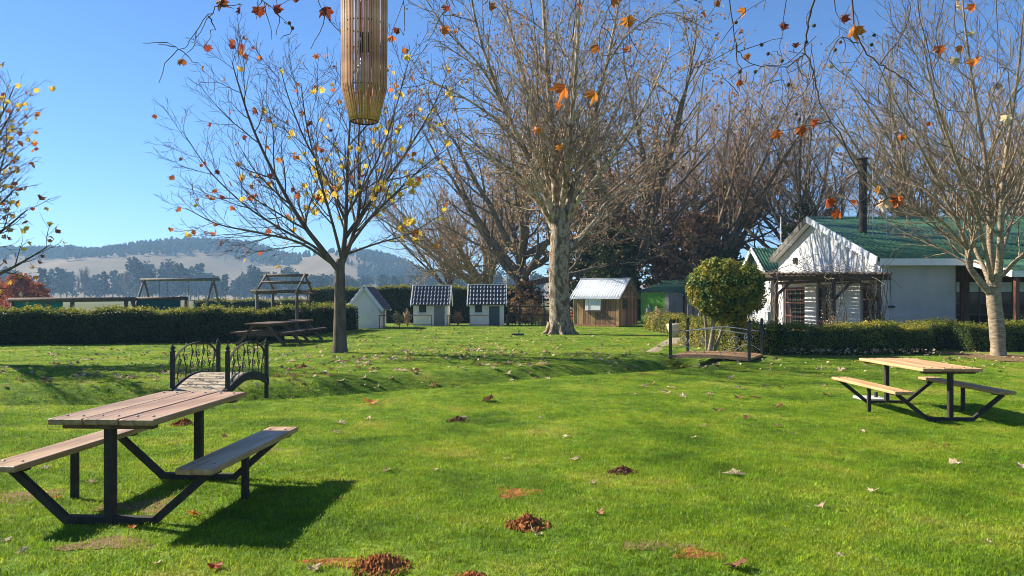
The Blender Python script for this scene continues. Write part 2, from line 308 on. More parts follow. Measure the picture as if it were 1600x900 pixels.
def G(px, py):
    """point of the ground seen at a picture position"""
    Y = EYE * F / (py - HZ)
    for _ in range(12): Y = (EYE - gz((px - 800) / F * Y, Y)) * F / (py - HZ)
    x = (px - 800) / F * Y; return Vector((x, Y, gz(x, Y)))
def at(px, py, Y): return Vector(((px - 800) / F * Y, Y, EYE + (HZ - py) / F * Y))
def axis(fine0, fine1, step, far0, far1):
    a = list(np.arange(fine0, fine1 + 1e-6, step)); s = step
    while a[-1] < far1: s *= 1.25; a.append(a[-1] + s)
    s = step
    while a[0] > far0: s *= 1.25; a.insert(0, a[0] - s)
    return a
def make_ground():
    xs = axis(-16, 11, .25, -2600, 2600); ys = axis(2.5, 28, .25, -300, 4000)
    V = [(x, y, gz(x, y)) for y in ys for x in xs]; nx = len(xs)
    f = [(j * nx + i, j * nx + i + 1, (j + 1) * nx + i + 1, (j + 1) * nx + i) for j in range(len(ys) - 1) for i in range(nx - 1)]
    me = np_mesh('ground', V, f, 4, True); me.materials.append(M['lawn']); me.materials.append(M['field'])
    mi = [0 if (ys[j] < 60 and abs(xs[i]) < 60) else 1 for j in range(len(ys) - 1) for i in range(nx - 1)]
    me.polygons.foreach_set('material_index', mi)
    link('ground', me, None, kind='structure')
make_ground()
# ------------------------------------------------------------------ house on the right
def corrugated(name, wd, ln, waves, amp, rows=2, m='roof_green', parent=None, M4=None, kind=None, label=None):
    """sheet in local x (width, waved) by y (slope); M4 places it; has thickness underneath"""
    nx = waves * 6 + 1; V = []; rg = random.Random(waves)
    sag = [[rg.gauss(0, amp * .12) for _ in range(rows + 1)] for _ in range(waves + 1)]
    for t in (0, -.012):
        for j in range(rows + 1):
            for i in range(nx):
                V.append(M4 @ Vector((wd * i / (nx - 1), ln * j / rows, amp * math.sin(i * PI / 3) + t + sag[i // 6][j])))
    f = []; h = nx * (rows + 1)
    for j in range(rows):
        for i in range(nx - 1):
            a = j * nx + i; f.append((a, a + 1, a + nx + 1, a + nx)); f.append((h + a, h + a + nx, h + a + nx + 1, h + a + 1))
    for i in range(nx - 1): f.append((i, h + i, h + i + 1, i + 1))
    return link(name, np_mesh(name, V, f, 4, True), m, parent, kind=kind, label=label)
def slope_mat(o, xdir, ydir):
    x = Vector(xdir).normalized(); y = Vector(ydir).normalized(); z = x.cross(y)
    return Matrix.Translation(Vector(o)) @ Matrix((x, y, z)).transposed().to_4x4()
def window(parent, o, ux, wd, ht, cols, rows, frame='red_wood', pane='glass', name='window', fw=.085, pale_top=False, depth=.08, label=None):
    """frame with bars and panes; o lower left corner, ux direction along the wall; normal is ux x z"""
    ux = Vector(ux).normalized(); uz = Vector((0, 0, 1)); nn = ux.cross(uz); R = Matrix((ux, nn, uz)).transposed(); o = Vector(o)
    b = MB()
    def bx(u, v, a, c, d=depth): b.box(o + ux * u + uz * v, (a, d, c), R)
    bx(fw / 2, ht / 2, fw, ht); bx(wd - fw / 2, ht / 2, fw, ht); bx(wd / 2, fw / 2, wd - 2 * fw, fw, depth * .96); bx(wd / 2, ht - fw / 2, wd - 2 * fw, fw, depth * .96)
    cw = (wd - 2 * fw) / cols; ch = (ht - 2 * fw) / rows; t = fw * .55
    for i in range(1, cols): bx(fw + cw * i, ht / 2, t, ht - 2 * fw, depth * .6)
    for j in range(1, rows): bx(wd / 2, fw + ch * j, wd - 2 * fw, t, depth * .5)
    wo = b.build(name, frame, parent, label=label)
    pm = MB().box((0, 0, 0), (cw - t, .012, ch - t), R).mesh('pane')
    pm.materials.append(M[pane])
    pp = None
    if pale_top: pp = pm.copy(); pp.materials.clear(); pp.materials.append(M['glass_pale'])
    for i in range(cols):
        for j in range(rows):
            link('pane', pp if (pale_top and j == rows - 1) else pm, None, wo, loc=o + ux * (fw + cw * (i + .5)) + uz * (fw + ch * (j + .5)))
    return wo
def make_house():
    X0, X1, Y0, Y1, YR = 13.14, 32.0, 28.0, 38.9, 34.2
    ZE, ZR = 3.02, 4.98; ZB = ZR - (Y1 - YR) * (ZR - ZE) / (YR - Y0); YB = Y1 + .25
    h = thing('white_house', 'long white plastered house with green corrugated roof and vine pergola at its gable', 'house', (X0, Y0, 0))
    O = Vector((X0, Y0, 0)); L = lambda x, y, z: Vector((x, y, z)) - O
    # gable wall with openings as one pierced wall
    g = MB(); T = .25
    ops = [(28.55, 29.75, 2.2), (32.45, 34.05, 2.25), (35.4, 38.2, 2.15)]
    y = Y0
    for a, b, z in ops:
        g.box(L(X0 + T / 2, (y + a) / 2, z / 2), (T, a - y, z)); y = b
    g.box(L(X0 + T / 2, (y + Y1) / 2, 1.1), (T, Y1 - y, 2.2))
    zt = 2.2
    g.prism([(Y0 - O.y, zt), (Y1 - O.y, zt), (Y1 - O.y, ZB), (YR - O.y, ZR), (Y0 - O.y, ZE)], 0, T, 'x')
    g.box(L(X0 + T / 2, 33.25, 2.226), (T * .98, 1.6, .05)); g.box(L(X0 + T / 2, 36.8, 2.176), (T * .98, 2.8, .05))
    g.build('gable_wall', 'gable_plaster_sunlit', h)
    XW = 15.75
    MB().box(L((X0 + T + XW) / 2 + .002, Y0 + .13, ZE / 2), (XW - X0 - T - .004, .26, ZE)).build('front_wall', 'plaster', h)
    c = MB(); pts = [L(13.30, Y0 - .004, 2.82), L(13.33, Y0 - .004, 2.55), L(13.42, Y0 - .004, 2.4), L(13.44, Y0 - .004, 2.05), L(13.46, Y0 - .004, 1.6)]
    c.tube(pts, .008, 4).build('wall_crack', 'dark_void', h)
    MB().bevbox(L(13.45, Y0 - .06, 1.33), (.2, .12, .07)).build('wall_bracket', 'black_plastic', h)
    MB().box(L((XW + X1) / 2, 29.5, 2.72), (X1 - XW, .2, .72)).box(L(XW + .1, 28.85, 1.45), (.2, 1.1, 2.9)).build('porch_lintel', 'red_wood', h)
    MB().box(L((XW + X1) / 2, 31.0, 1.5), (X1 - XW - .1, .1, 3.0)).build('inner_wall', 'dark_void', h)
    x = XW + .12
    for i, (wd, cols) in enumerate([(.95, 2), (.95, 2), (1.7, 3), (1.0, 2), (1.0, 2), (1.4, 3), (1.4, 3), (1.4, 3)]):
        window(h, L(x, 29.45, .1), (1, 0, 0), wd, 2.24, cols, 5, pale_top=(i < 3), name='french_window'); x += wd + .16
    x = XW + .12
    for wd in (.95, .95, 1.7, 1.0, 1.0, 1.4, 1.4): x += wd; MB().box(L(x + .08, 29.47, 1.2), (.15, .14, 2.35)).build('door_post', 'red_wood', h); x += .16
    MB().box(L(XW + .03, 29.47, 1.2), (.1, .14, 2.35)).build('door_post', 'red_wood', h)
    # gable windows and door
    window(h, L(X0 + .12, 38.16, .1), (0, -1, 0), 2.72, 2.02, 4, 3, name='gable_window', frame='red_wood')
    window(h, L(X0 + .12, 29.73, .03), (0, -1, 0), 1.16, 2.15, 2, 4, name='gable_door', frame='red_wood')
    d = window(h, L(X0 + .12, 34.02, .03), (0, -1, 0), 1.54, 2.18, 2, 4, name='gable_door', frame='red_wood')
    MB().bevbox(L(X0 - .06, 36.4, 3.35), (.14, .28, .3), .03).build('wall_lamp', 'black_plastic', h)
    # roof
    e = .42; sl = (ZR - ZE) / (YR - Y0); nrm = math.hypot(1, sl)
    oz = .14
    ye = Y0 - e; ze = ZE - e * sl + oz
    ln = (YR - ye) * nrm
    corrugated('roof', X1 - X0 + .35, ln, 118, .016, 2, parent=h, M4=slope_mat(L(X0 - .35, ye, ze), (1, 0, 0), (0, 1, sl)), label='front roof slope of green corrugated sheet')
    corrugated('roof', X1 - X0 + .35, (YB - YR) * nrm, 118, .016, 2, parent=h, M4=slope_mat(L(X0 - .35, YR, ZR + oz), (1, 0, 0), (0, 1, -sl)), label='rear roof slope of green corrugated sheet')
    MB().prism([(YR - O.y - .18, ZR + oz - .03), (YR - O.y, ZR + oz + .05), (YR - O.y + .18, ZR + oz - .03)], -.36, X1 - X0, 'x').build('ridge_cap', 'roof_green', h)
    # lean-to over the porch
    xl = 16.0; s2 = .20
    corrugated('porch_roof', X1 - xl, 2.45, 98, .016, 3, parent=h, M4=slope_mat(L(xl, 25.2, ze - .03 - 2.4 * s2), (1, 0, 0), (0, 1, s2)))
    b = MB(); b.bar(L(xl - .03, 25.16, ze - .13 - 2.42 * s2), L(xl - .03, ye - .02, ze - .13), .04, .22)
    b.build('porch_barge_board', 'white_paint', h)
    MB().box(L((xl + X1) / 2, 25.17, ze - .13 - 2.43 * s2), (X1 - xl, .04, .2)).build('porch_fascia', 'white_paint', h)
    b = MB()
    for i in range(5): b.box(L(xl + .25 + i * 3.9, 25.4, (ze - .2 - 2.43 * s2) / 2), (.12, .12, ze - .2 - 2.43 * s2))
    b.build('porch_post', 'red_wood', h, kind='stuff')
    MB().box(L((X0 - .3 + xl) / 2, ye - .022, ze - .13), (xl - X0 + .26, .035, .24)).build('fascia', 'white_paint', h)
    MB().box(L((X0 - .3 + X1) / 2, ye + .3, ze - .16), (X1 - X0 + .2, .56, .02)).build('soffit', 'white_paint', h)
    for sgn, nm in ((1, 'barge_board'), (-1, 'barge_board')):
        p = L(X0 - .372, ye, ze - .08) if sgn < 0 else L(X0 - .372, YB, ZR + oz - .08 - (YB - YR) * sl); q = L(X0 - .372, YR, ZR + oz - .08)
        MB().bar(p, q, .04, .26).build(nm, 'white_paint' if sgn < 0 else 'grey_wood', h)
        MB().bar(p + Vector((.18, 0, -.06)), q + Vector((.18, 0, -.06)), .3, .02).build('eave_lining', 'white_paint', h)
    # flue, conduit, aerial
    fx, fy = 14.02, 31.5
    MB().tube([L(fx, fy, 4.1), L(fx, fy, 6.95)], .15, 12).build('flue', 'flue', h, smooth=False)
    MB().lathe([(.22, 0), (.22, .03), (.17, .05), (.17, .22), (.24, .24), (.03, .36)], L(fx, fy, 6.95), 12).build('flue_cowl', 'flue', h)
    MB().tube([L(14.0, 30.6, 4.05), L(14.0, 30.6, 6.6)], .015, 5).tube([L(14.35, 30.2, 3.9), L(14.35, 30.2, 5.9)], .015, 5).build('aerial_pole', 'gas', h)
    MB().tube([L(X0 - .03, 29.4, 2.4), L(X0 - .03, 29.4, 3.5), L(X0 - .5, 29.4, 3.75)], .018, 5).build('conduit', 'gas', h)
    MB().tube([L(X0 - .3, 36.2, 4.05), L(X0 - .75, 36.2, 4.1), L(X0 - .8, 36.2, 4.3), L(X0 - .8, 36.2, 5.35)], .03, 6).build('vent_pipe', 'white_paint', h)
    return h
make_house()
def make_pergola():
    p = thing('pergola', 'dark log pergola with closely laid roof poles against the white gable', 'pergola', (9.1, 27.3, 0))
    x0, x1, y0, y1 = 9.1, 13.0, 27.3, 38.2; O = Vector((x0, y0, 0)); L = lambda x, y, z: Vector((x, y, z)) - O
    rg = random.Random(3)
    for (x, y) in [(9.15, 27.35), (11.15, 27.35), (12.75, 27.4), (9.15, 31.0), (9.15, 34.6), (9.15, 38.0)]:
        MB().tube([L(x + rg.uniform(-.03, .03), y, -.1), L(x, y, 1.2), L(x, y, 2.26)], [.085, .075, .07], 9).build('post', 'old_wood', p, smooth=True)
    MB().tube([L(8.7, 27.35, 2.34), L(11, 27.35, 2.36), L(13.12, 27.35, 2.34)], [.085, .1, .085], 9).build('front_beam', 'old_wood', p, smooth=True)
    MB().tube([L(9.15, 27.0, 2.345), L(9.15, 38.4, 2.345)], .08, 9).build('side_beam', 'old_wood', p, smooth=True)
    MB().tube([L(12.95, 27.6, 2.345), L(12.95, 38.4, 2.345)], .07, 9).build('wall_plate', 'old_wood', p, smooth=True)
    for a, b in (((9.15, 27.35, 1.7), (9.75, 27.35, 2.28)), ((11.15, 27.35, 1.6), (10.5, 27.35, 2.28)), ((11.15, 27.35, 1.55), (11.85, 27.35, 2.28)), ((12.75, 27.4, 1.5), (12.0, 27.38, 2.28))):
        MB().tube([L(*a), L(*b)], .055, 7).build('brace', 'old_wood', p, smooth=True)
    pm = MB().tube([(0, 0, 0), (0, 5.5, .01), (0, 11.2, 0)], [.045, .05, .042], 8).mesh('pole', True); pm.materials.append(M['pole_wood'])
    x = 8.95
    while x < 13.05:
        o = link('pole', pm, None, p, loc=L(x, 27.0 + rg.uniform(-.12, .1), 2.475), rot=(0, 0, rg.uniform(-.004, .004)))
        x += .19 + rg.uniform(-.02, .02)
    # bare vine stems climbing the posts
    brs = []
    for (x, y) in [(11.15, 27.3), (12.75, 27.3), (9.15, 27.3), (12.6, 27.6)]:
        for k in range(7):
            q = L(x + rg.uniform(-.1, .1), y + rg.uniform(-.1, .1), 0); pts = [tuple(q)]
            for s_ in range(10):
                q = q + Vector((rg.gauss(0, .07), rg.gauss(0, .05), .25)); pts.append(tuple(q))
            brs.append((pts, [.014] * 11))
    for k in range(60):
        q = L(rg.uniform(9, 13), rg.uniform(27.2, 28.5), 2.55); d = Vector((rg.gauss(0, .2), rg.gauss(0, .2), rg.uniform(-.1, .15))); pts = [tuple(q)]
        for s_ in range(5): q = q + d + Vector((rg.gauss(0, .06), 0, rg.gauss(0, .05))); pts.append(tuple(q))
        brs.append((pts, [.008] * 6))
    link('vine', tubes_np(brs, 4, 'vine'), 'twig_brown', p, kind='stuff')
make_pergola()
def make_wing():
    X0, Y0, Y1, YR, ZE, ZR = 13.6, 41.45, 45.5, 43.5, 3.05, 4.3
    h = thing('rear_house', 'small white gabled house with green roof behind the main gable', 'house', (X0, Y0, 0)); O = Vector((X0, Y0, 0)); L = lambda x, y, z: Vector((x, y, z)) - O
    MB().prism([(0, 0), (Y1 - Y0, 0), (Y1 - Y0, ZE), (YR - Y0, ZR), (0, ZE)], 0, 9, 'x').build('wall', 'plaster', h)
    sl = (ZR - ZE) / (YR - Y0); e = .3; n = math.hypot(1, sl)
    corrugated('roof', 9.6, (YR - Y0 + e) * n, 60, .016, 2, parent=h, M4=slope_mat((-.4, -e, ZE - e * sl + .1), (1, 0, 0), (0, 1, sl)), label='front roof slope of green sheet')
    corrugated('roof', 9.6, (YR - Y0 + e) * n, 60, .016, 2, parent=h, M4=slope_mat((-.4, YR - Y0, ZR + .1), (1, 0, 0), (0, 1, -sl)), label='rear roof slope of green sheet')
    for s_ in (-1, 1):
        MB().bar((-.42, (YR - Y0) + s_ * (YR - Y0 + e), ZE - e * sl + .02), (-.42, YR - Y0, ZR + .02), .04, .24).build('barge_board', 'white_paint', h)
    window(h, (-.03, 2.9, 1.0), (0, -1, 0), 1.2, 1.2, 2, 2, name='window')
make_wing()
def make_outbuildings():
    o = thing('green_shed', 'low bright green flat-walled store beside the plank shed', 'shed', (8.0, 49, 0), math.radians(-38))
    MB().box((.83, 1, .98), (1.66, 2, 1.96)).build('wall', 'green_wall', o)
    MB().box((1.80, .93, .98), (.26, 1.9, 1.94)).build('side_wall', 'grey_wall', o)
    corrugated('roof', 2.3, 2.4, 18, .02, 1, parent=o, M4=slope_mat((-.15, -.1, 2.0), (1, 0, 0), (0, 1, .22)))
    o = thing('water_tank', 'small grey cylinder tank standing against the bright green wall', 'tank', (8.45, 48.6, 0))
    MB().lathe([(.17, 0), (.18, .05), (.18, .95), (.15, 1.02), (.05, 1.05)], k=14).build('body', 'gas', o, smooth=True)
    MB().tube([(0, 0, 1.03), (0, 0, 1.3)], .03, 6).build('valve', 'gas', o); MB().lathe([(.2, .6), (.2, .66)], k=14).build('band', 'black_plastic', o)
    o = thing('brick_outhouse', 'little brick outhouse with green corrugated roof and dark doorway', 'outbuilding', (10.0, 51, 0))
    MB().prism([(0, 0), (2.4, 0), (2.4, 1.95), (1.2, 2.75), (0, 1.95)], 0, 2.4, 'x').build('wall', 'brick', o)
    MB().box((1.0, -.03, .9), (.7, .08, 1.7)).build('door', 'dark_void', o)
    sl = .8 / 1.2; n = math.hypot(1, sl)
    for ya, sg in ((-.15, 1), (1.2, -1)):
        corrugated('roof', 2.7, 1.35 * n, 22, .018, 1, parent=o, M4=slope_mat((-.15, ya, (1.95 - .15 * sl if sg > 0 else 2.75) + .06), (1, 0, 0), (0, 1, sg * sl)))
    bm_ = MB().box((0, 0, 0), (.03, .22, .065)).mesh('brick'); bm_.materials.append(M['brick'])
    for r in range(9):
        half = 1.2 * (1 - r * .085 / .8)
        for i in range(int(2 * half / .24)):
            link('brick', bm_, None, o, loc=(-.008, 1.2 - half + .12 + i * .24 + (.06 if r % 2 else 0), 1.98 + r * .08))
    o = thing('white_garden_wall', 'low white plastered yard wall behind the clipped round tree', 'wall', (11.0, 46.5, 0))
    MB().box((1.2, 0, .85), (2.4, .22, 1.7)).build('panel', 'plaster', o); MB().box((1.2, 0, 1.73), (2.5, .3, .05)).build('coping', 'plaster', o)
    MB().box((-.4, -.1, .75), (.6, .2, 1.5)).build('gate_pier', 'grey_wall', o)
    MB().box((2.52, -2.6, .45), (.2, 5, .9)).build('return_wall', 'plaster', o)
    # gateway of rough poles
    o = thing('pole_gateway', 'rough dark pole gateway standing left of the clipped round tree', 'gateway', (7.3, 33.2, 0))
    for x in (0, .32): MB().tube([(x, 0, 0), (x + .02, 0, 1.3), (x, 0, 2.5)], .05, 7).build('post', 'old_wood', o, smooth=True)
    MB().tube([(-.05, 0, 2.25), (1.9, .1, 2.3)], .05, 7).build('crossbar', 'old_wood', o, smooth=True)
    MB().tube([(-.05, -.06, 1.4), (.3, -.06, 2.2)], .03, 6).build('brace', 'old_wood', o, smooth=True)
    MB().tube([(1.8, .1, 0), (1.8, .1, 2.3)], .05, 7).build('post', 'old_wood', o, smooth=True)
    o = thing('flower_pot', 'pale stone planter pot by the left post of the footbridge railing', 'pot', G(1054, 527))
    MB().lathe([(.16, 0), (.30, .35), (.34, .5), (.33, .56), (.27, .56), (.25, .45)], k=16).build('pot', 'terracotta', o, smooth=True)
    # utility pole
    o = thing('utility_pole', 'tall grey timber utility pole rising behind the plank shed', 'pole', (7.0, 58, 0))
    MB().tube([(0, 0, 0), (0, 0, 8.0)], [.13, .1], 9).build('pole', 'grey_wood', o, smooth=True)
    MB().tube([(.24, 0, 0), (.24, 0, 7.2)], [.09, .07], 9).build('stay_pole', 'grey_wood', o, smooth=True)
    MB().box((.1, -.1, 6.8), (.7, .08, .1)).box((.1, -.1, 5.2), (.5, .08, .1)).build('cross_arm', 'grey_wood', o)
make_outbuildings()

# ------------------------------------------------------------------ plank shed
def make_shed():
    o = thing('plank_shed', 'brown plank shed with white corrugated roof and open white hatch', 'shed', (5.95, 44.2, 0), math.radians(-33))
    W, D, H, HR = 2.8, 2.45, 1.72, 2.72     # front runs to -x from the corner, side runs to +y
    rg = random.Random(4)
    MB().box((-W / 2, D / 2, H / 2 + .06), (W - .08, D - .08, H - .1)).build('core', 'dark_void', o)
    MB().prism([(.04, H), (D - .04, H), (D / 2, HR - .06)], -W + .04, -.04, 'x').build('gable_core', 'dark_void', o)
    n = 18; pw = W / n
    pm = [MB().bevbox((0, 0, 0), (pw - .016, .024, H - .1), .004).mesh('plank') for _ in range(3)]
    for m_ in pm: m_.materials.append(M['shed_wood'])
    for i in range(n):
        if False: pass
        link('plank', pm[i % 3], None, o, loc=(-W + pw * (i + .5), -.012 - rg.uniform(0, .006), H / 2 + .06), rot=(0, rg.uniform(-.004, .004), 0))
    n2 = 15; pw = D / n2
    for i in range(n2):
        y = pw * (i + .5); top = HR - abs(y - D / 2) / (D / 2) * (HR - H) - .03
        MB().bevbox((0, 0, (top - .08) / 2 + .06), (.024, pw - .016, top - .08), .004).build('plank', 'shed_wood', o, loc=(.012 + rg.uniform(0, .006), y, 0))
    for x, y in ((0.03, -.03), (-W, -.03), (.03, D)): MB().box((x, y, H / 2 + .05), (.07, .06, H)).build('corner_post', 'shed_wood', o)
    MB().box((-W / 2, -.03, .06), (W, .05, .1)).build('sill_board', 'shed_wood', o)
    MB().box((.035, D / 2, H - .02), (.03, D, .05)).build('gable_rail', 'shed_wood', o)
    for a, b in (((-1.45, 0, .75), (-.1, 0, .12)), ((-1.05, 0, .85), (-.1, 0, .42))): MB().bar((a[0], -.042, a[2]), (b[0], -.042, b[2]), .03, .03).build('brace', 'old_wood', o)
    # hatch with white boards
    w = MB().box((-1.55, -.05, 1.25), (1.0, .05, .66)).build('hatch_frame', 'white_paint', o)
    link('pane', MB().box((-1.42, -.085, 1.38), (.5, .012, .2)).mesh('pane'), 'glass_pale', w)
    link('shutter', MB().box((-1.36, -.1, 1.08), (.6, .03, .28)).mesh('shutter'), 'white_paint', w)
    link('shutter', MB().box((-1.92, -.1, 1.22), (.2, .03, .6)).mesh('shutter'), 'white_paint', w)
    MB().box((-1.5, -.11, .88), (1.1, .1, .04)).build('hatch_shelf', 'old_wood', o)
    window(o, (.05, .52, 1.0), (0, 1, 0), .5, .62, 2, 2, frame='old_wood', name='side_window')
    e = .22; sl = (HR - H) / (D / 2); nn = math.hypot(1, sl)
    for ya, sg in ((-e, 1), (D / 2, -1)):
        z = (H - e * sl if sg > 0 else HR) + .03
        corrugated('roof', W + .44, (D / 2 + e) * nn, 20, .016, 2, m='roof_white', parent=o, M4=slope_mat((-W - .22, ya, z), (1, 0, 0), (0, 1, sg * sl)))
        MB().bar((.2, ya if sg > 0 else D + e, H - e * sl - .04), (.2, D / 2, HR - .04), .03, .12).build('barge_board', 'old_wood', o)
    MB().bar((-W - .24, D / 2, HR + .05), (.24, D / 2, HR + .05), .16, .03).build('ridge_cap', 'roof_white', o)
make_shed()
# ------------------------------------------------------------------ playhouses
def make_playhouse(label, loc, rz, W, D, H, HR, door_x, win_x, door, gable_first=False):
    """long side of length W along x faces -y, ridge along x"""
    o = thing('playhouse', label, 'playhouse', loc, rz, 'white playhouses in a row before the tall hedge')
    MB().prism([(0, 0), (D, 0), (D, H), (D / 2, HR), (0, H)], 0, W, 'x').build('wall', 'playhouse_wall', o)
    d = MB().bevbox((door_x, -.02, .58), (.62, .05, 1.12), .01).build('door', door, o)
    link('handle', MB().lathe([(.02, 0), (.03, .02), (.02, .04)], (door_x - .24, -.06, .55), 8).mesh('handle'), 'bolt', d)
    MB().box((door_x - .34, -.012, .58), (.05, .04, 1.2)).box((door_x + .34, -.012, .58), (.05, .04, 1.2)).box((door_x, -.012, 1.17), (.63, .04, .05)).build('door_frame', 'playhouse_wall', o)
    w = window(o, (win_x - .27, -.01, .72), (1, 0, 0), .54, .58, 1, 1, frame='white_paint', name='window', fw=.05)
    MB().box((win_x, -.05, .69), (.62, .1, .04)).build('window_sill', 'white_paint', o)
    e = .24; sl = (HR - H) / (D / 2); nn = math.hypot(1, sl); ln = (D / 2 + e) * nn
    rows = 5; rl = ln / rows; nc = 11; cw = (W + .2) / nc
    # one tile with its rounded roll, shared by all
    V = []; f = []; pr = [(0, 0), (.12, .008), (.42, .008), (.55, .03), (.68, .058), (.80, .066), (.92, .045), (1.0, .0)]
    for y, dz in ((0, .05), (rl * 1.04, 0)):
        for u, z in pr: V.append((u * cw, y, z + dz))
    k = len(pr)
    for u, z in pr: V.append((u * cw, 0, z - .004))
    for i in range(k - 1): f += [(i, i + 1, k + i + 1, k + i), (2 * k + i, 2 * k + i + 1, i + 1, i)]
    tm = bpy.data.meshes.new('roof_tile'); tm.from_pydata(V, [], f); tm.materials.append(M['roof_slate'])
    for ya, sg in ((-e, 1), (D + e, -1)):
        Mx = slope_mat((-.1 if sg > 0 else W + .1, ya, H - e * sl + .05), (sg, 0, 0), (0, sg, sl))
        R = Mx.to_3x3().to_euler()
        bd = MB(); p = [Mx @ Vector(c) for c in ((0, 0, -.015), (W + .2, 0, -.015), (W + .2, ln, -.015), (0, ln, -.015))]
        bd.add(p, [(0, 1, 2, 3)]).build('roof_board', 'dark_void', o)
        for r in range(rows):
            for c in range(nc): link('roof_tile', tm, None, o, loc=Mx @ Vector((c * cw, r * rl, 0)), rot=R)
    MB().bar((-.1, D / 2, HR + .09), (W + .1, D / 2, HR + .09), .16, .06).build('ridge_tile', 'playhouse_wall', o)
    for x in (-.14, W + .14):
        for s_ in (-1, 1):
            MB().bar((x, D / 2 + s_ * (D / 2 + e + .02), H - e * sl + .02), (x, D / 2, HR + .06), .05, .16).build('barge_board', 'white_paint', o)
    return o
make_playhouse('white playhouse with grey-brown door, middle one of the three', (-5.78, 46.2, 0), 0, 2.0, 1.9, 1.38, 2.3, 1.52, .55, 'door_grey')
make_playhouse('white playhouse with dark slate-blue door, nearest to the big plane tree', (-2.48, 46.2, 0), 0, 2.0, 1.9, 1.40, 2.34, 1.44, .52, 'door_slate')
make_playhouse('white playhouse turned gable-on, nearest to the young yellow-leaved tree', (-7.10, 42.0, 0), PI / 2, 2.5, 1.52, 1.22, 2.18, 1.5, .7, 'door_grey')
def pipe_rail(label, a, b, h=.62):
    a = Vector(a); b = Vector(b); o = thing('pipe_rail', label, 'railing', a, group='pipe rails in front of the playhouses'); d = b - a
    MB().tube([(0, 0, h), d + Vector((0, 0, h))], .022, 6).build('rail', 'old_wood', o)
    MB().tube([(0, 0, .12), d + Vector((0, 0, .12))], .016, 6).build('lower_rail', 'old_wood', o)
    for p in (Vector((0, 0, 0)), d): MB().tube([p, p + Vector((0, 0, h + .02))], .026, 6).build('post', 'old_wood', o)
pipe_rail('low brown pipe rail before the gable-on playhouse', (-6.95, 41.3, 0), (-5.9, 41.3, 0), .72)
pipe_rail('low brown pipe rail under the middle playhouse window', (-5.95, 45.0, 0), (-4.6, 45.0, 0))
pipe_rail('short brown pipe rail at the middle playhouse corner', (-3.7, 45.0, 0), (-3.65, 45.9, 0))
pipe_rail('low brown pipe rail under the slate-blue-door playhouse window', (-2.4, 45.0, 0), (-1.3, 45.0, 0))
pipe_rail('short brown pipe rail at the slate-blue-door playhouse corner', (-.32, 45.0, 0), (-.3, 45.9, 0))
def make_fence():
    o = thing('post_and_rail_fence', 'dark post and rail fence between playhouse and plane tree', 'fence', (-.25, 47.5, 0))
    for i in range(5): MB().tube([(i * .72, 0, 0), (i * .72, 0, 1.25)], .06, 7).build('post', 'old_wood', o)
    for z in (.62, 1.12): MB().bar((-.1, -.07, z), (3.0, -.07, z), .04, .09).build('rail', 'old_wood', o)
    rg = random.Random(2)
    for i in range(15): MB().bar((.06 + i * .2, -.1, 0), (.06 + i * .2 + rg.uniform(-.03, .03), -.1, .6 + rg.uniform(-.08, .06)), .05, .02, up=(0, 1, 0)).build('paling', 'pole_wood', o)
make_fence()
# ------------------------------------------------------------------ picnic tables
def steel_table(label, loc, rz, W, L, so, wood, post):
    o = thing('picnic_table', label, 'picnic table', loc, rz, 'steel-legged picnic tables on the lawn')
    pw = W / 3
    for i in range(3):
        MB().bevbox((0, 0, 0), (pw - .010, L, .045), .006).build('tabletop_plank', wood, o, loc=((i - 1) * pw, .0, .758 + (0, .002, -.001)[i]))
    for y in (-L / 2 + .13, L / 2 - .13): MB().bevbox((0, y, .715), (W - .12, .09, .038), .004).build('batten', 'old_wood', o)
    for s_ in (-1, 1):
        MB().bevbox((0, 0, 0), (.27, L + .14, .045), .006).build('seat', wood, o, loc=(s_ * so, 0, .43))
        MB().box((s_ * so, 0, .20), (.048, .048, .412)).build('middle_leg', 'steel_dark', o)
        for y in (-L / 2 + .1, L / 2 - .1): MB().box((s_ * so, y, .398), (.22, .08, .02)).build('seat_plate', 'steel_dark', o)
        bo = MB()
        for y in (-L / 2 + .1, L / 2 - .1):
            for dx in (-.07, .07): bo.lathe([(.011, 0), (.011, .006), (.004, .009)], (s_ * so + dx, y, .4525), 8)
        bo.build('bolts', 'bolt', o, kind='stuff')
    bo = MB()
    for y in (-L / 2 + .13, L / 2 - .13):
        for i in range(3):
            for dx in (-.06, .06): bo.lathe([(.011, 0), (.011, .006), (.004, .009)], ((i - 1) * pw + dx, y, .782), 8)
    bo.build('bolts', 'bolt', o, kind='stuff')
    for y in (-post, post):
        MB().box((0, y, .35), (.064, .064, .70)).build('post', 'steel_dark', o)
        MB().box((0, y + .003, .03), (.66, .06, .055)).build('base_bar', 'steel_dark', o)
        for s_ in (-1, 1): MB().bar((s_ * .315, y, .015), (s_ * (so + .03), y, .392), .052, .052).build('diagonal_leg', 'steel_dark', o)
    return o
steel_table('weathered plank picnic table with dark steel legs, biggest in view and nearest', (-2.87, 6.42, gz(-2.87, 6.42)), math.radians(-3.5), .79, 1.66, .715, 'plank', .70)
steel_table('orange-brown plank picnic table with steel legs beside the pale-trunked tree', (6.43, 12.55, gz(6.43, 12.55)), math.radians(1), .90, 2.05, .755, 'plank_warm', .95)
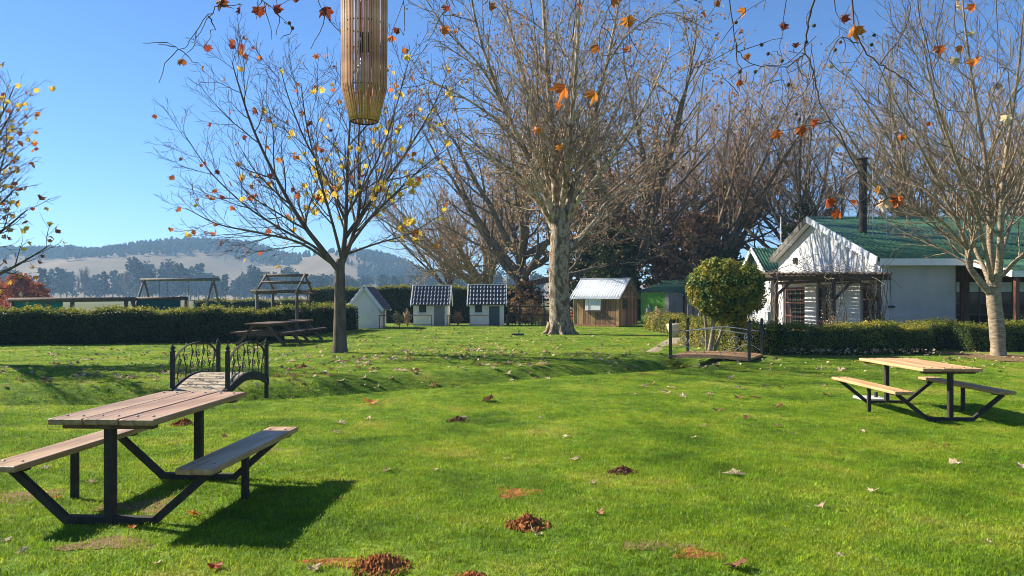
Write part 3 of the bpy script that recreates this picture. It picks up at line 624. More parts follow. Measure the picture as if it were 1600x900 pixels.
def wood_table(label, loc, rz, L):
    o = thing('picnic_table', label, 'picnic table', loc, rz, 'heavy wooden picnic tables by the hedge')
    for i in range(5): MB().bevbox((0, 0, 0), (.172, L, .05), .006).build('tabletop_plank', 'old_wood', o, loc=((i - 2) * .18, 0, .75))
    for s_ in (-1, 1):
        for k in (0, 1): MB().bevbox((0, 0, 0), (.15, L, .05), .006).build('seat_plank', 'old_wood', o, loc=(s_ * (.72 + k * .158), 0, .45))
        for y in (-L / 2 + .3, L / 2 - .3):
            MB().bar((s_ * .86, y, 0), (s_ * .22, y, .72), .07, .15, up=(0, 1, 0)).build('leg', 'old_wood', o)
    for y in (-L / 2 + .36, L / 2 - .36):
        MB().box((0, y, .39), (1.72, .06, .14)).build('seat_bearer', 'old_wood', o); MB().box((0, y, .69), (.8, .06, .1)).build('top_bearer', 'old_wood', o)
wood_table('heavy dark brown wooden picnic table, nearer one of two along the hedge', (-8.55, 27.8, 0), math.radians(-5), 2.1)
wood_table('heavy dark brown wooden picnic table, farther one behind its twin by the hedge', (-8.36, 30.2, 0), math.radians(-5), 2.1)
# ------------------------------------------------------------------ footbridges
def scroll(pts, c, r, turns, sgn, n=18):
    """a curl: ends of the rod winding inwards about c"""
    return [Vector((c[0] + r * (1 - i / n * .75) * math.cos(sgn * (i / n) * turns * 2 * PI), 0, c[1] + r * (1 - i / n * .75) * math.sin(sgn * (i / n) * turns * 2 * PI))) for i in range(n + 1)]
def make_bridge_a():
    o = thing('footbridge', 'small arched footbridge with black hooped scrollwork rails over the ditch', 'footbridge', (-5.13, 13.98, 0), math.radians(-1.5))
    W, L = .86, 2.1; arch = lambda y: .03 + .27 * math.cos(PI * y / (L + .35)) ** 1
    n = 15
    for i in range(n):
        y = -L / 2 + L * (i + .5) / n; s_ = -.27 * PI / (L + .35) * math.sin(PI * y / (L + .35))
        MB().bevbox((0, 0, 0), (W, L / n - .012, .035), .004).build('deck_plank', 'plank_pale', o, loc=(0, y, arch(y)), rot=(math.atan(s_), 0, 0))
    for x in (-W / 2 - .03, W / 2 + .03):
        b = MB(); ys = [-L / 2 + L * i / 16 for i in range(17)]
        b.add([(x + d, y, arch(y) + e) for y in ys for d, e in ((-.02, .04), (.02, .04), (.02, -.1), (-.02, -.1))],
              [(i * 4 + a, i * 4 + (a + 1) % 4, i * 4 + 4 + (a + 1) % 4, i * 4 + 4 + a) for i in range(16) for a in range(4)])
        b.build('side_girder', 'iron', o)
        for y in (-L / 2 + .1, L / 2 - .1):
            pst = MB().box((x, y, .25), (.06, .06, 1.0)).build('post', 'iron', o)
            link('finial', MB().lathe([(.05, 0), (.05, .015), (.025, .03), (.04, .055), (.036, .085), (.012, .105), (.02, .12), (.004, .135)], (x, y, .75), 10).mesh('finial', True), 'iron', pst)
        hoop = [(x, (L / 2 - .14) * math.cos(a), .50 + .36 * math.sin(a)) for a in [PI * i / 24 for i in range(25)]]
        b = MB()
        for i in range(24): b.bar(hoop[i], hoop[i + 1], .035, .014)
        b.build('hoop_rail', 'steel_dark', o)
        for k, yy in enumerate((-.72, -.48, -.24, 0, .24, .48, .72)):
            top = .50 + .36 * math.sqrt(max(0, 1 - (yy / (L / 2 - .14)) ** 2)) - .01; bt = arch(yy) + .03
            pts = [(x, yy + .05 * math.sin((z - bt) / (top - bt) * 2 * PI) * (1 if k % 2 else -1), z) for z in [bt + (top - bt) * i / 14 for i in range(15)]]
            MB().tube(pts, .008, 5).build('scroll_bar', 'iron', o)
            for zc, sg in ((bt + .16, 1), (top - .16, -1)):
                c = [(x, yy + p.x - .02, p.z) for p in scroll(None, (.06, zc), .07, 1.4, sg * (1 if k % 2 else -1))]
                MB().tube(c, .007, 5).build('scroll', 'iron', o)
make_bridge_a()
def make_bridge_b():
    o = thing('footbridge', 'low flat footbridge with four posts and wavy rails before the clipped round tree', 'footbridge', (5.72, 22.03, 0), math.radians(-28))
    L, W = 2.2, 1.65; arch = lambda x: .0 + .07 * math.cos(PI * x / (L + .7))
    n = 15
    for i in range(n):
        x = -L / 2 + L * (i + .5) / n
        MB().bevbox((0, 0, 0), (L / n - .01, W, .06), .004).build('deck_plank', 'plank', o, loc=(x, 0, arch(x)), rot=(0, math.atan(.07 * PI / (L + .7) * math.sin(PI * x / (L + .7))), 0))
    for y in (-W / 2 - .05, W / 2 + .05):
        b = MB(); xs = [-L / 2 + L * i / 14 for i in range(15)]
        b.add([(x, y + d, arch(x) + e) for x in xs for d, e in ((-.02, .04), (.02, .04), (.02, -.05), (-.02, -.05))],
              [(i * 4 + a, i * 4 + (a + 1) % 4, i * 4 + 4 + (a + 1) % 4, i * 4 + 4 + a) for i in range(14) for a in range(4)])
        b.build('side_girder', 'plank', o)
        for x in (-L / 2 + .04, L / 2 - .04):
            pst = MB().box((x, y, .48), (.07, .07, 1.06)).build('post', 'iron', o)
            link('finial', MB().lathe([(.055, 0), (.055, .015), (.03, .03), (.03, .05), (.006, .07)], (x, y, 1.01), 8).mesh('finial', True), 'iron', pst)
        top = [(x, y, .70 + .10 * math.cos(PI * x / L) ** 2) for x in [-L / 2 + .06 + (L - .12) * i / 20 for i in range(21)]]
        MB().tube(top, .012, 6).build('top_rail', 'gas', o)
        rg = random.Random(int(y * 100))
        for k in range(4):
            x0 = -L / 2 + .45 + k * .45
            pts = [(x0 + .09 * math.sin(t * 2 * PI + k), y, .14 + t * .60) for t in [i / 14 for i in range(15)]]
            MB().tube(pts, .006, 5).build('scroll_bar', 'iron', o)
        for sx in (-1, 1):
            c = [(sx * (L / 2 - .42) + p.x, y, p.z) for p in scroll(None, (0, .5), .14, 1.6, sx)]
            MB().tube(c, .008, 5).build('scroll', 'gas', o)
            c = [(sx * (L / 2 - .05) - sx * .75 * i / 16, y, .12 + .2 * math.sin(PI * i / 16)) for i in range(17)]
            MB().tube(c, .008, 5).build('scroll', 'gas', o)
make_bridge_b()
# ------------------------------------------------------------------ play equipment beyond the hedge
def make_swing():
    o = thing('swing_frame', 'grey pole A-frame swing standing beyond the long dark hedge', 'swing', (-19.0, 45, 0)); HT = 2.66
    MB().tube([(-2.2, 0, HT), (2.3, 0, HT + .03)], .085, 8).build('top_beam', 'grey_wood', o, smooth=True)
    for x in (-2.0, 1.95):
        for s_ in (-1, 1): MB().tube([(x + s_ * .3 - .05, s_ * 1.0, 0), (x, 0, HT)], .07, 8).build('leg', 'grey_wood', o, smooth=True)
        MB().tube([(x - .2, -.6, 1.1), (x + .2, .6, 1.1)], .045, 6).build('tie', 'grey_wood', o, smooth=True)
    for x in (-.9, .75):
        s = MB().bevbox((x, 0, .55), (.5, .2, .04)).build('seat', 'black_plastic', o)
        for d in (-.22, .22): link('chain', MB().tube([(x + d, 0, .55), (x + d, 0, HT)], .012, 4).mesh('chain'), 'iron', s)
make_swing()
def make_frame():
    o = thing('climbing_frame', 'open pole house frame with ridge beam standing behind the hedge', 'climbing frame', (-9.9, 34.25, 0)); ZE, ZR = 1.92, 2.62
    xs0, xs1 = -.78, .9
    for x, y in ((xs0, -1.25), (xs1, -1.25), (xs0 - .1, 1.25), (xs1 - .1, 1.25)): MB().tube([(x, y, 0), (x, y, ZE + .05)], .065, 8).build('post', 'pole_wood', o, smooth=True)
    for y in (-1.25, 1.25): MB().tube([(xs0 - .25, y, ZE), (xs1 + .2, y, ZE)], .06, 8).build('eave_beam', 'pole_wood', o, smooth=True)
    MB().tube([(xs0 - .02, 0, ZR), (xs1 + .15, 0, ZR)], .06, 8).build('ridge_beam', 'pole_wood', o, smooth=True)
    for y in (-.62, .62): MB().tube([(xs0 - .02, y, (ZE + ZR) / 2 + .04), (xs1 + .1, y, (ZE + ZR) / 2 + .04)], .05, 8).build('purlin', 'pole_wood', o, smooth=True)
    for x in (xs0, xs1):
        for s_ in (-1, 1): MB().tube([(x, s_ * 1.35, ZE - .05), (x, -s_ * .05, ZR + .05)], .05, 8).build('rafter', 'pole_wood', o, smooth=True)
        MB().tube([(x, -1.45, ZE - .08), (x, 1.45, ZE - .08)], .05, 8).build('tie_beam', 'pole_wood', o, smooth=True)
    MB().box((0, 1.1, 1.5), (1.6, .3, .05)).build('shelf', 'pole_wood', o)
make_frame()
def make_net_fence():
    o = thing('shade_cloth_fence', 'long pole rail fence with green shade cloth panels behind the hedge', 'fence', (-20.9, 33, 0))
    X = lambda px: (px - 800) / F * 33 + 20.9
    for px in (20, 75, 113, 197, 208, 290): MB().tube([(X(px), 0, 0), (X(px), 0, 1.56)], .085, 8).build('post', 'old_wood', o, smooth=True)
    MB().tube([(X(14), 0, 1.55), (X(110), 0, 1.56), (X(212), 0, 1.58)], [.09, .1, .085], 8).build('top_rail', 'pole_wood', o, smooth=True)
    MB().tube([(X(210), .1, 1.60), (X(292), .1, 1.62)], .07, 8).build('top_rail', 'old_wood', o, smooth=True)
    MB().box(((X(22) + X(72)) / 2, 0, 1.12), (X(72) - X(22), .03, .74)).build('cloth_panel', 'shade_net', o)
    MB().box(((X(78) + X(98)) / 2, 0, 1.12), (X(98) - X(78), .03, .74)).build('cloth_panel', 'shade_net', o)
    MB().box(((X(213) + X(281)) / 2, .05, 1.10), (X(281) - X(213), .04, .92)).build('cloth_panel', 'shade_net_dark', o, label='dark blue-green cloth panel')
make_net_fence()
# ------------------------------------------------------------------ small things
def make_small():
    p = G(519, 517); o = thing('bin', 'dark brown round bin on thin legs behind the young tree trunk', 'bin', p)
    MB().lathe([(.15, .18), (.20, .25), (.21, .9), (.18, .95), (.14, .97)], k=14).build('drum', 'old_wood', o, smooth=True)
    MB().lathe([(.22, .93), (.22, .97), (.1, 1.02)], k=14).build('lid', 'black_plastic', o)
    for a in range(3): MB().tube([(.17 * math.cos(a * 2.1), .17 * math.sin(a * 2.1), .3), (.24 * math.cos(a * 2.1), .24 * math.sin(a * 2.1), 0)], .015, 5).build('leg', 'iron', o)
    o = thing('drain_cover', 'small dark slab with a tap lying near the big plane tree', 'drain cover', G(809, 524))
    MB().bevbox((0, 0, .04), (.55, .4, .08), .01).build('slab', 'iron', o); MB().tube([(.05, 0, .08), (.05, 0, .2), (.12, 0, .2)], .025, 7).build('tap', 'iron', o)
    o = thing('concrete_slab', 'pale square concrete slab in the grass under the orange-brown table', 'slab', G(1360, 624))
    MB().bevbox((0, 0, .015), (.42, .5, .05), .01).build('slab', 'concrete', o)
    MB().tube([(.1, .0, .03), (.1, 0, .13)], .03, 7).build('tap', 'iron', o)
    o = thing('red_chair', 'little red painted chair partly hidden behind the big plane trunk', 'chair', (3.55, 46.6, 0), .4)
    MB().box((0, 0, .38), (.5, .45, .04)).build('seat', 'red_paint', o)
    for x in (-.22, .22):
        for y in (-.2, .2): MB().box((x, y, .18), (.05, .05, .36)).build('leg', 'red_paint', o)
        MB().bar((x, .22, .36), (x, .45, 1.0), .05, .04).build('back_post', 'red_paint', o)
    for z in (.55, .72, .9): MB().box((0, .22 + (z - .36) * .36, z), (.45, .03, .09)).build('back_slat', 'red_paint', o)
    # patio table and two chairs under the pergola
    o = thing('patio_table', 'dark metal patio table under the pergola edge', 'table', (8.3, 25.6, 0))
    MB().lathe([(.45, .70), (.46, .72), (.45, .74)], k=20).build('top', 'iron', o); MB().tube([(0, 0, 0), (0, 0, .7)], .03, 7).build('stem', 'iron', o)
    MB().box((0, 0, .02), (.6, .06, .04)).box((0, 0, .021), (.06, .6, .04)).build('foot', 'iron', o)
    for lab, x, y, r in (('dark metal patio chair left of the patio table', 7.65, 25.8, 1.3), ('dark metal patio chair right of the patio table', 8.95, 25.7, -1.4)):
        c = thing('patio_chair', lab, 'chair', (x, y, 0), r, 'patio chairs by the pergola')
        MB().box((0, 0, .43), (.42, .42, .03)).build('seat', 'iron', c)
        for a in (-.19, .19):
            for b in (-.19, .19): MB().tube([(a, b, 0), (a * .9, b * .9, .43)], .014, 5).build('leg', 'iron', c)
            MB().tube([(a, .2, .43), (a, .3, .92)], .014, 5).build('back_post', 'iron', c)
        for z in (.6, .75, .9): MB().tube([(-.19, .2 + (z - .43) * .2, z), (.19, .2 + (z - .43) * .2, z)], .012, 5).build('back_rail', 'iron', c)
    # brick path
    me = MB(); pts = [(1016, 552), (1078, 552), (1075, 562), (1215, 562), (1225, 546), (1150, 536), (1085, 543), (1060, 527), (1030, 527)]
    V = [G(*q) + Vector((0, 0, .012)) for q in ((1008, 551), (1052, 551), (1075, 528), (1046, 528))]
    me.add(V, [(0, 1, 2, 3)]); me.build('path', 'brick_path', kind='structure')
    V = [Vector((x, y, gz(x, y) + .008)) for x, y in ((7.0, 22.2), (9.4, 22.0), (9.2, 25.2), (6.9, 26.8), (5.2, 28.5), (4.9, 28.2), (6.2, 26.2))]
    MB().add(V, [tuple(range(7))]).build('paving', 'dirt', kind='structure')
    V = [Vector((8.0, 28.0, .006)), Vector((13.1, 27.0, .006)), Vector((13.1, 40, .006)), Vector((8, 40, .006))]
    MB().add(V, [(0, 1, 2, 3)]).build('terrace', 'brick_path', kind='structure')
make_small()
# ------------------------------------------------------------------ hanging lantern
def make_lamp():
    c = at(569, 195, 4.5); c.z = at(569, 190, 4.5).z; k = 4.5 / F
    o = thing('hanging_lantern', 'woven cane basket lantern hanging at the top over the lawn', 'lantern', c)
    r0, r1, r2 = 22 * k, 34.5 * k, 34 * k; z1 = 52 * k; z2 = 330 * k
    n = 80; rg = random.Random(5)
    sm = [MB().tube([(r0, 0, 0), (r1 - .004, 0, z1 * .92), (r1, 0, z1 * 1.06), (r1 + .001, 0, z1 + (z2 - z1) * .5), (r2, 0, z2)], [.0031, .0037, .0040, .0040, .0037], 5).mesh('cane', True) for _ in range(3)]
    for m_ in sm: m_.materials.append(M['bamboo'])
    for i in range(n):
        a = 2 * PI * (i + rg.uniform(-.45, .45)) / n
        link('cane', sm[i % 3], None, o, rot=(rg.uniform(-.004, .004), rg.uniform(-.004, .004), a))
    for r, z in ((r0 - .004, 0), (r1 - .006, z1), (r1 - .006, z1 + 98 * k), (r1 - .006, z1 + 200 * k), (r2 - .006, z2)):
        MB().tube([(r * math.cos(a), r * math.sin(a), z) for a in [2 * PI * i / 32 for i in range(33)]], .004, 6).build('hoop', 'hoop', o, smooth=True)
    zz = 112 * k
    MB().lathe([(.008, .07), (.03, .06), (.036, .02), (.036, -.02), (.024, -.045)], (0, 0, zz + .03), 14).build('lamp_holder', 'black_plastic', o, smooth=True)
    MB().lathe([(.014, 0), (.018, -.03), (.03, -.06), (.05, -.11), (.056, -.15), (.05, -.19), (.03, -.215), (.004, -.225)], (0, 0, zz - .01), 18).build('bulb', 'bulb', o, smooth=True)
    MB().tube([(0, 0, zz + .1), (0, 0, 5.2 - c.z)], .004, 5).build('cord', 'black_plastic', o)
    MB().tube([(-r2, 0, z2), (0, 0, z2 + .25), (r2, 0, z2)], .003, 4).build('hanger', 'hoop', o)
    MB().tube([(-r1 + .01, 0, zz + .02), (r1 - .01, 0, zz + .02)], .003, 4).build('holder_bar', 'hoop', o)
make_lamp()
# ------------------------------------------------------------------ tree growing
def nrm3(x, y, z):
    m = math.sqrt(x * x + y * y + z * z) or 1e-9; return x / m, y / m, z / m
def sprout(out, lvl, p, d, L, r, P, R):
    q = P[lvl]; n = max(2, min(10, int(L / q['seg'] + .5))); st = L / n; w_ = q['w']; up = q['up']; tp = q.get('tp', .75); rm = q.get('rmin', .004)
    x, y, z = p; dx, dy, dz = d; pts = [p]; ra = [max(rm, r)]
    for i in range(n):
        dx, dy, dz = nrm3(dx + R.gauss(0, w_), dy + R.gauss(0, w_), dz + R.gauss(0, w_) + up)
        x += dx * st; y += dy * st; z += dz * st
        pts.append((x, y, z)); ra.append(max(rm, r * (1 - (i + 1) / n * tp)))
    out[lvl].append((pts, ra)); kids(out, lvl, pts, ra, L, P, R)
def kids(out, lvl, pts, ra, L, P, R):
    if lvl + 1 >= len(P): return
    q = P[lvl]; k = int(L * q['den'] + R.random()); az = R.random() * 6.28
    for j in range(k):
        t = q['t0'] + (1 - q['t0']) * (j + R.random()) / k
        f = t * (len(pts) - 1); i = min(int(f), len(pts) - 2); g = f - i
        a, b = pts[i], pts[i + 1]; p = tuple(a[c] + (b[c] - a[c]) * g for c in range(3))
        d0 = nrm3(b[0] - a[0], b[1] - a[1], b[2] - a[2]); rr = ra[i] + (ra[i + 1] - ra[i]) * g
        az += 2.4 + R.uniform(-.5, .5); an = R.uniform(*q['ang'])
        ref = (0, 0, 1) if abs(d0[2]) < .9 else (1, 0, 0)
        u = nrm3(d0[1] * ref[2] - d0[2] * ref[1], d0[2] * ref[0] - d0[0] * ref[2], d0[0] * ref[1] - d0[1] * ref[0])
        v = (d0[1] * u[2] - d0[2] * u[1], d0[2] * u[0] - d0[0] * u[2], d0[0] * u[1] - d0[1] * u[0])
        ca, sa, c1, s1 = math.cos(an), math.sin(an), math.cos(az), math.sin(az)
        d = nrm3(*(d0[c] * ca + (u[c] * c1 + v[c] * s1) * sa for c in range(3)))
        Lc = max(q.get('lmin', .15), min(q.get('lmax', 9), L * q['ratio'] * (1 - q['fall'] * t) * R.uniform(.65, 1.25)))
        sprout(out, lvl + 1, p, d, Lc, rr * q['rr'], P, R)
def hand_limb(pts_px, Y, base, r0, r1, m=4):
    loc = [at(a, b, Y + c) - base for a, b, c in pts_px]; P = catmull(loc, m); n = len(P)
    return [tuple(p) for p in P], [r0 + (r1 - r0) * (i / (n - 1)) ** .8 for i in range(n)]
def plen(pts): return sum(math.dist(a, b) for a, b in zip(pts, pts[1:]))
def leaf_mesh(name, curl, seed):
    """five-lobed leaf with stalk, about one unit across, tip towards -z of the hanging leaf"""
    rg = random.Random(seed); out = [(0, .02), (.20, -.03), (.44, -.02), (.37, .15), (.54, .36), (.33, .40), (.30, .58), (.16, .55), (0, .84), (-.16, .55), (-.30, .58), (-.33, .40), (-.54, .36), (-.37, .15), (-.44, -.02), (-.20, -.03)]
    V = [(0, .22, -.02)]
    for x, y in out:
        x *= rg.uniform(.85, 1.12); y *= rg.uniform(.9, 1.1); d = math.hypot(x, y - .22)
        V.append((x, y, curl * d * d * 1.3 + rg.uniform(-.07, .07) + abs(x) * curl * .5))
    n = len(out); f = [(0, 1 + i, 1 + (i + 1) % n) for i in range(n)]
    b = len(V); V += [(.012, .0, 0), (-.012, 0, 0), (-.01, -.34, .08), (.01, -.34, .08)]; f.append((b, b + 1, b + 2, b + 3))
    me = bpy.data.meshes.new(name); me.from_pydata(V, [], f); return me
LEAF = {}
def curl_set(mname):
    k = mname + '_fallen'
    if k not in LEAF:
        LEAF[k] = []
        for i in range(7):
            me = leaf_mesh('leaf', 0, 20 + i); rg = random.Random(i); a, b, c = rg.uniform(.05, .5), rg.uniform(-.55, .55), rg.uniform(-.4, .4)
            for v in me.vertices:
                x, y = v.co.x, v.co.y - .3; v.co.z = a * x * x * 1.2 + b * y * y * .8 + c * x * y + abs(x) * .25 + rg.gauss(0, .05); v.co.x *= 1 - .25 * a * abs(x); v.co.y -= .1 * b * y * abs(y)
            me.materials.append(M[mname]); LEAF[k].append(me)
    return LEAF[k]
def leaf_set(mname):
    if mname not in LEAF:
        LEAF[mname] = []
        for c, s_ in ((.25, 1), (.7, 2), (-.5, 3), (.45, 4), (1.0, 5)):
            me = leaf_mesh('leaf', c, s_); me.materials.append(M[mname]); LEAF[mname].append(me)
    return LEAF[mname]
def ends(out, lvls): return [b for l in lvls for b in out[l]]
def build_tree(name, label, cat, base, trunk, limbs, P, seed, mats, group=None, rz=0, extra=None):
    """trunk (pts, radii); limbs [(pts, radii)] in local space; level 0 of P describes the limbs"""
    R = random.Random(seed); o = thing(name, label, cat, base, rz, group); out = [[] for _ in P]
    link('trunk', tubes_np([trunk], 18, 'trunk'), mats[0], o)
    for pts, ra in limbs:
        link('limb', tubes_np([(pts, ra)], 9, 'limb'), mats[1], o); kids(out, 0, pts, ra, plen(pts), P, R)
    if extra: extra(out, R)
    big = out[1]; sm = [b for l in range(2, len(P)) for b in out[l]]
    if big: link('branches', tubes_np(big, 5, 'branches'), mats[1], o, kind='stuff')
    if sm: link('crown', tubes_np(sm, 3, 'crown'), mats[2], o, kind='stuff')
    return o, out
def flare(pts, r, base_mult=1.5):
    return pts, r
# ---- young tree with yellow leaves
def leaves_on(o, brs, n, R, pick, size, lo=.3):
    for k in range(n):
        pts, ra = R.choice(brs); t = R.uniform(lo, 1) * (len(pts) - 1); i = min(int(t), len(pts) - 2)
        p = Vector(pts[i]).lerp(Vector(pts[i + 1]), t - i) + Vector((R.gauss(0, .05), R.gauss(0, .05), R.uniform(-.12, .0)))
        me = R.choice(leaf_set(pick(p, R))); s_ = size * R.uniform(.7, 1.2)
        l = link('leaf', me, None, o, loc=p, rot=(R.uniform(-2.6, -.6), R.uniform(-.6, .6), R.uniform(0, 6.28))); l.scale = (s_,) * 3
def young_tree():
    base = G(531, 551); Y = base.y; tr = hand_limb([(531, 553, 0), (531, 500, 0), (531, 450, 0), (531, 418, 0), (533, 405, 0)], Y, base, .20, .13)
    tr[1][:5] = [.26, .215, .20, .19, .185]
    H = lambda pts, a, b: hand_limb(pts, Y, base, a, b)
    limbs = [H([(531, 425, 0), (500, 385, -.3), (470, 345, -.5), (430, 275, -.6), (395, 200, -.5), (372, 130, -.3), (362, 95, -.2)], 0.092, .012),
             H([(522, 412, 0), (490, 385, .3), (440, 358, .6), (385, 322, .9), (330, 270, 1.0), (285, 205, 1.1)], 0.056, .010),
             H([(527, 418, 0), (470, 380, -.6), (400, 363, -1.0), (340, 350, -1.3), (290, 325, -1.5)], 0.048, .010),
             H([(532, 415, 0), (538, 380, .0), (541, 330, .1), (543, 260, 0), (548, 170, -.1), (552, 80, 0)], 0.096, .012),
             H([(535, 412, 0), (550, 372, .2), (562, 320, .3), (560, 255, .3), (562, 190, .4), (572, 100, .4)], 0.080, .012),
             H([(538, 395, 0), (575, 345, -.3), (620, 300, -.6), (660, 262, -.9), (705, 228, -1.1)], 0.056, .010),
             H([(540, 370, 0), (590, 300, .5), (640, 230, .8), (680, 160, 1.0), (700, 110, 1.1)], 0.060, .010),
             H([(533, 400, 0), (590, 380, .6), (640, 365, 1.2), (690, 335, 1.6)], 0.040, .009),
             H([(540, 345, 0), (510, 280, .4), (475, 215, .7), (450, 150, .9), (438, 105, 1.0)], 0.048, .010),
             H([(534, 405, 0), (520, 350, -1.2), (500, 280, -2.1), (480, 200, -2.7), (470, 130, -3)], 0.052, .010),
             H([(534, 405, 0), (560, 350, 1.3), (590, 290, 2.2), (610, 220, 2.9), (620, 130, 3.1)], 0.052, .010),
             H([(545, 330, 0), (590, 250, -1.0), (615, 180, -1.6), (640, 90, -1.9)], 0.040, .010)]
    P = [dict(den=2.7, t0=.2, ang=(.45, .85), ratio=.42, fall=.55, rr=.55, lmin=.5, lmax=2.4),
         dict(seg=.22, w=.09, up=.05, den=5.2, t0=.15, ang=(.4, .8), ratio=.5, fall=.5, rr=.6, rmin=.0065, lmin=.3, lmax=1.1),
         dict(seg=.2, w=.10, up=.06, den=4.2, t0=.2, ang=(.4, .8), ratio=.55, fall=.4, rr=.7, rmin=.0055, lmin=.2),
         dict(seg=.2, w=.1, up=.06, rmin=.0045)]
    o, out = build_tree('young_plane_tree', 'young dark-barked tree with scattered yellow and red-brown leaves on the lawn', 'tree', base, tr, limbs, P, 11, ('bark_young', 'bark_young', 'twig_dark'))
    def pick(p, R):
        s_ = p.x * .25 + p.z * -.18 + 1.6 + R.gauss(0, .6)
        return 'leaf_yellow' if s_ > .25 else ('leaf_orange' if s_ > -.5 else 'leaf_redbrown')
    R = random.Random(5); b = ends(out, [1, 2, 3])
    low = [q for q in b if q[0][-1][2] < 5.2 and q[0][-1][0] > -1.5]
    leaves_on(o, b, 285, R, pick, .21); leaves_on(o, low, 45, R, lambda p, R: 'leaf_yellow' if R.random() < .8 else 'leaf_orange', .26)
young_tree()
def edge_tree():
    base = Vector((-14.6, 20.0, 0)); R = random.Random(21)
    tr = ([(0, 0, -.1), (0, 0, .4), (.03, 0, 1.2), (.05, 0, 2.2), (.05, 0, 3.0)], [.24, .19, .17, .16, .14]); limbs = []
    for i in range(24):
        a = i * 2.4; e = .25 + 1.0 * ((i * .618) % 1); z0 = 1.7 + 1.5 * (i / 24); L_ = 3.0 + 1.5 * (e - .25); d = Vector((math.cos(a) * math.cos(e), math.sin(a) * math.cos(e), math.sin(e)))
        p = Vector((.04, 0, z0)); pts = [p.copy()]
        for k in range(8): d = (d + Vector((R.gauss(0, .06), R.gauss(0, .06), R.gauss(.04, .05)))).normalized(); p = p + d * L_ / 8; pts.append(p.copy())
        limbs.append(([tuple(q) for q in pts], [.075 - .064 * k / 8 for k in range(9)]))
    P = [dict(den=2.6, t0=.2, ang=(.45, .85), ratio=.42, fall=.5, rr=.55, lmin=.5, lmax=2.2),
         dict(seg=.22, w=.09, up=.05, den=5.0, t0=.15, ang=(.4, .8), ratio=.5, fall=.5, rr=.6, rmin=.0065, lmin=.3, lmax=1.0),
         dict(seg=.2, w=.10, up=.06, den=4.0, t0=.2, ang=(.4, .8), ratio=.5, fall=.4, rr=.7, rmin=.005, lmin=.2),
         dict(seg=.2, w=.1, up=.05, rmin=.004)]
    o, out = build_tree('young_plane_tree', 'young tree with orange and yellow leaves cut off by the left picture edge', 'tree', base, tr, limbs, P, 23, ('bark_young', 'bark_young', 'twig_dark'))
    right = [q for q in ends(out, [1, 2, 3]) if q[0][-1][0] > .6]
    leaves_on(o, right, 290, R, lambda p, R: R.choice(('leaf_yellow', 'leaf_yellow', 'leaf_orange', 'leaf_pale', 'leaf_redbrown')), .17)
edge_tree()
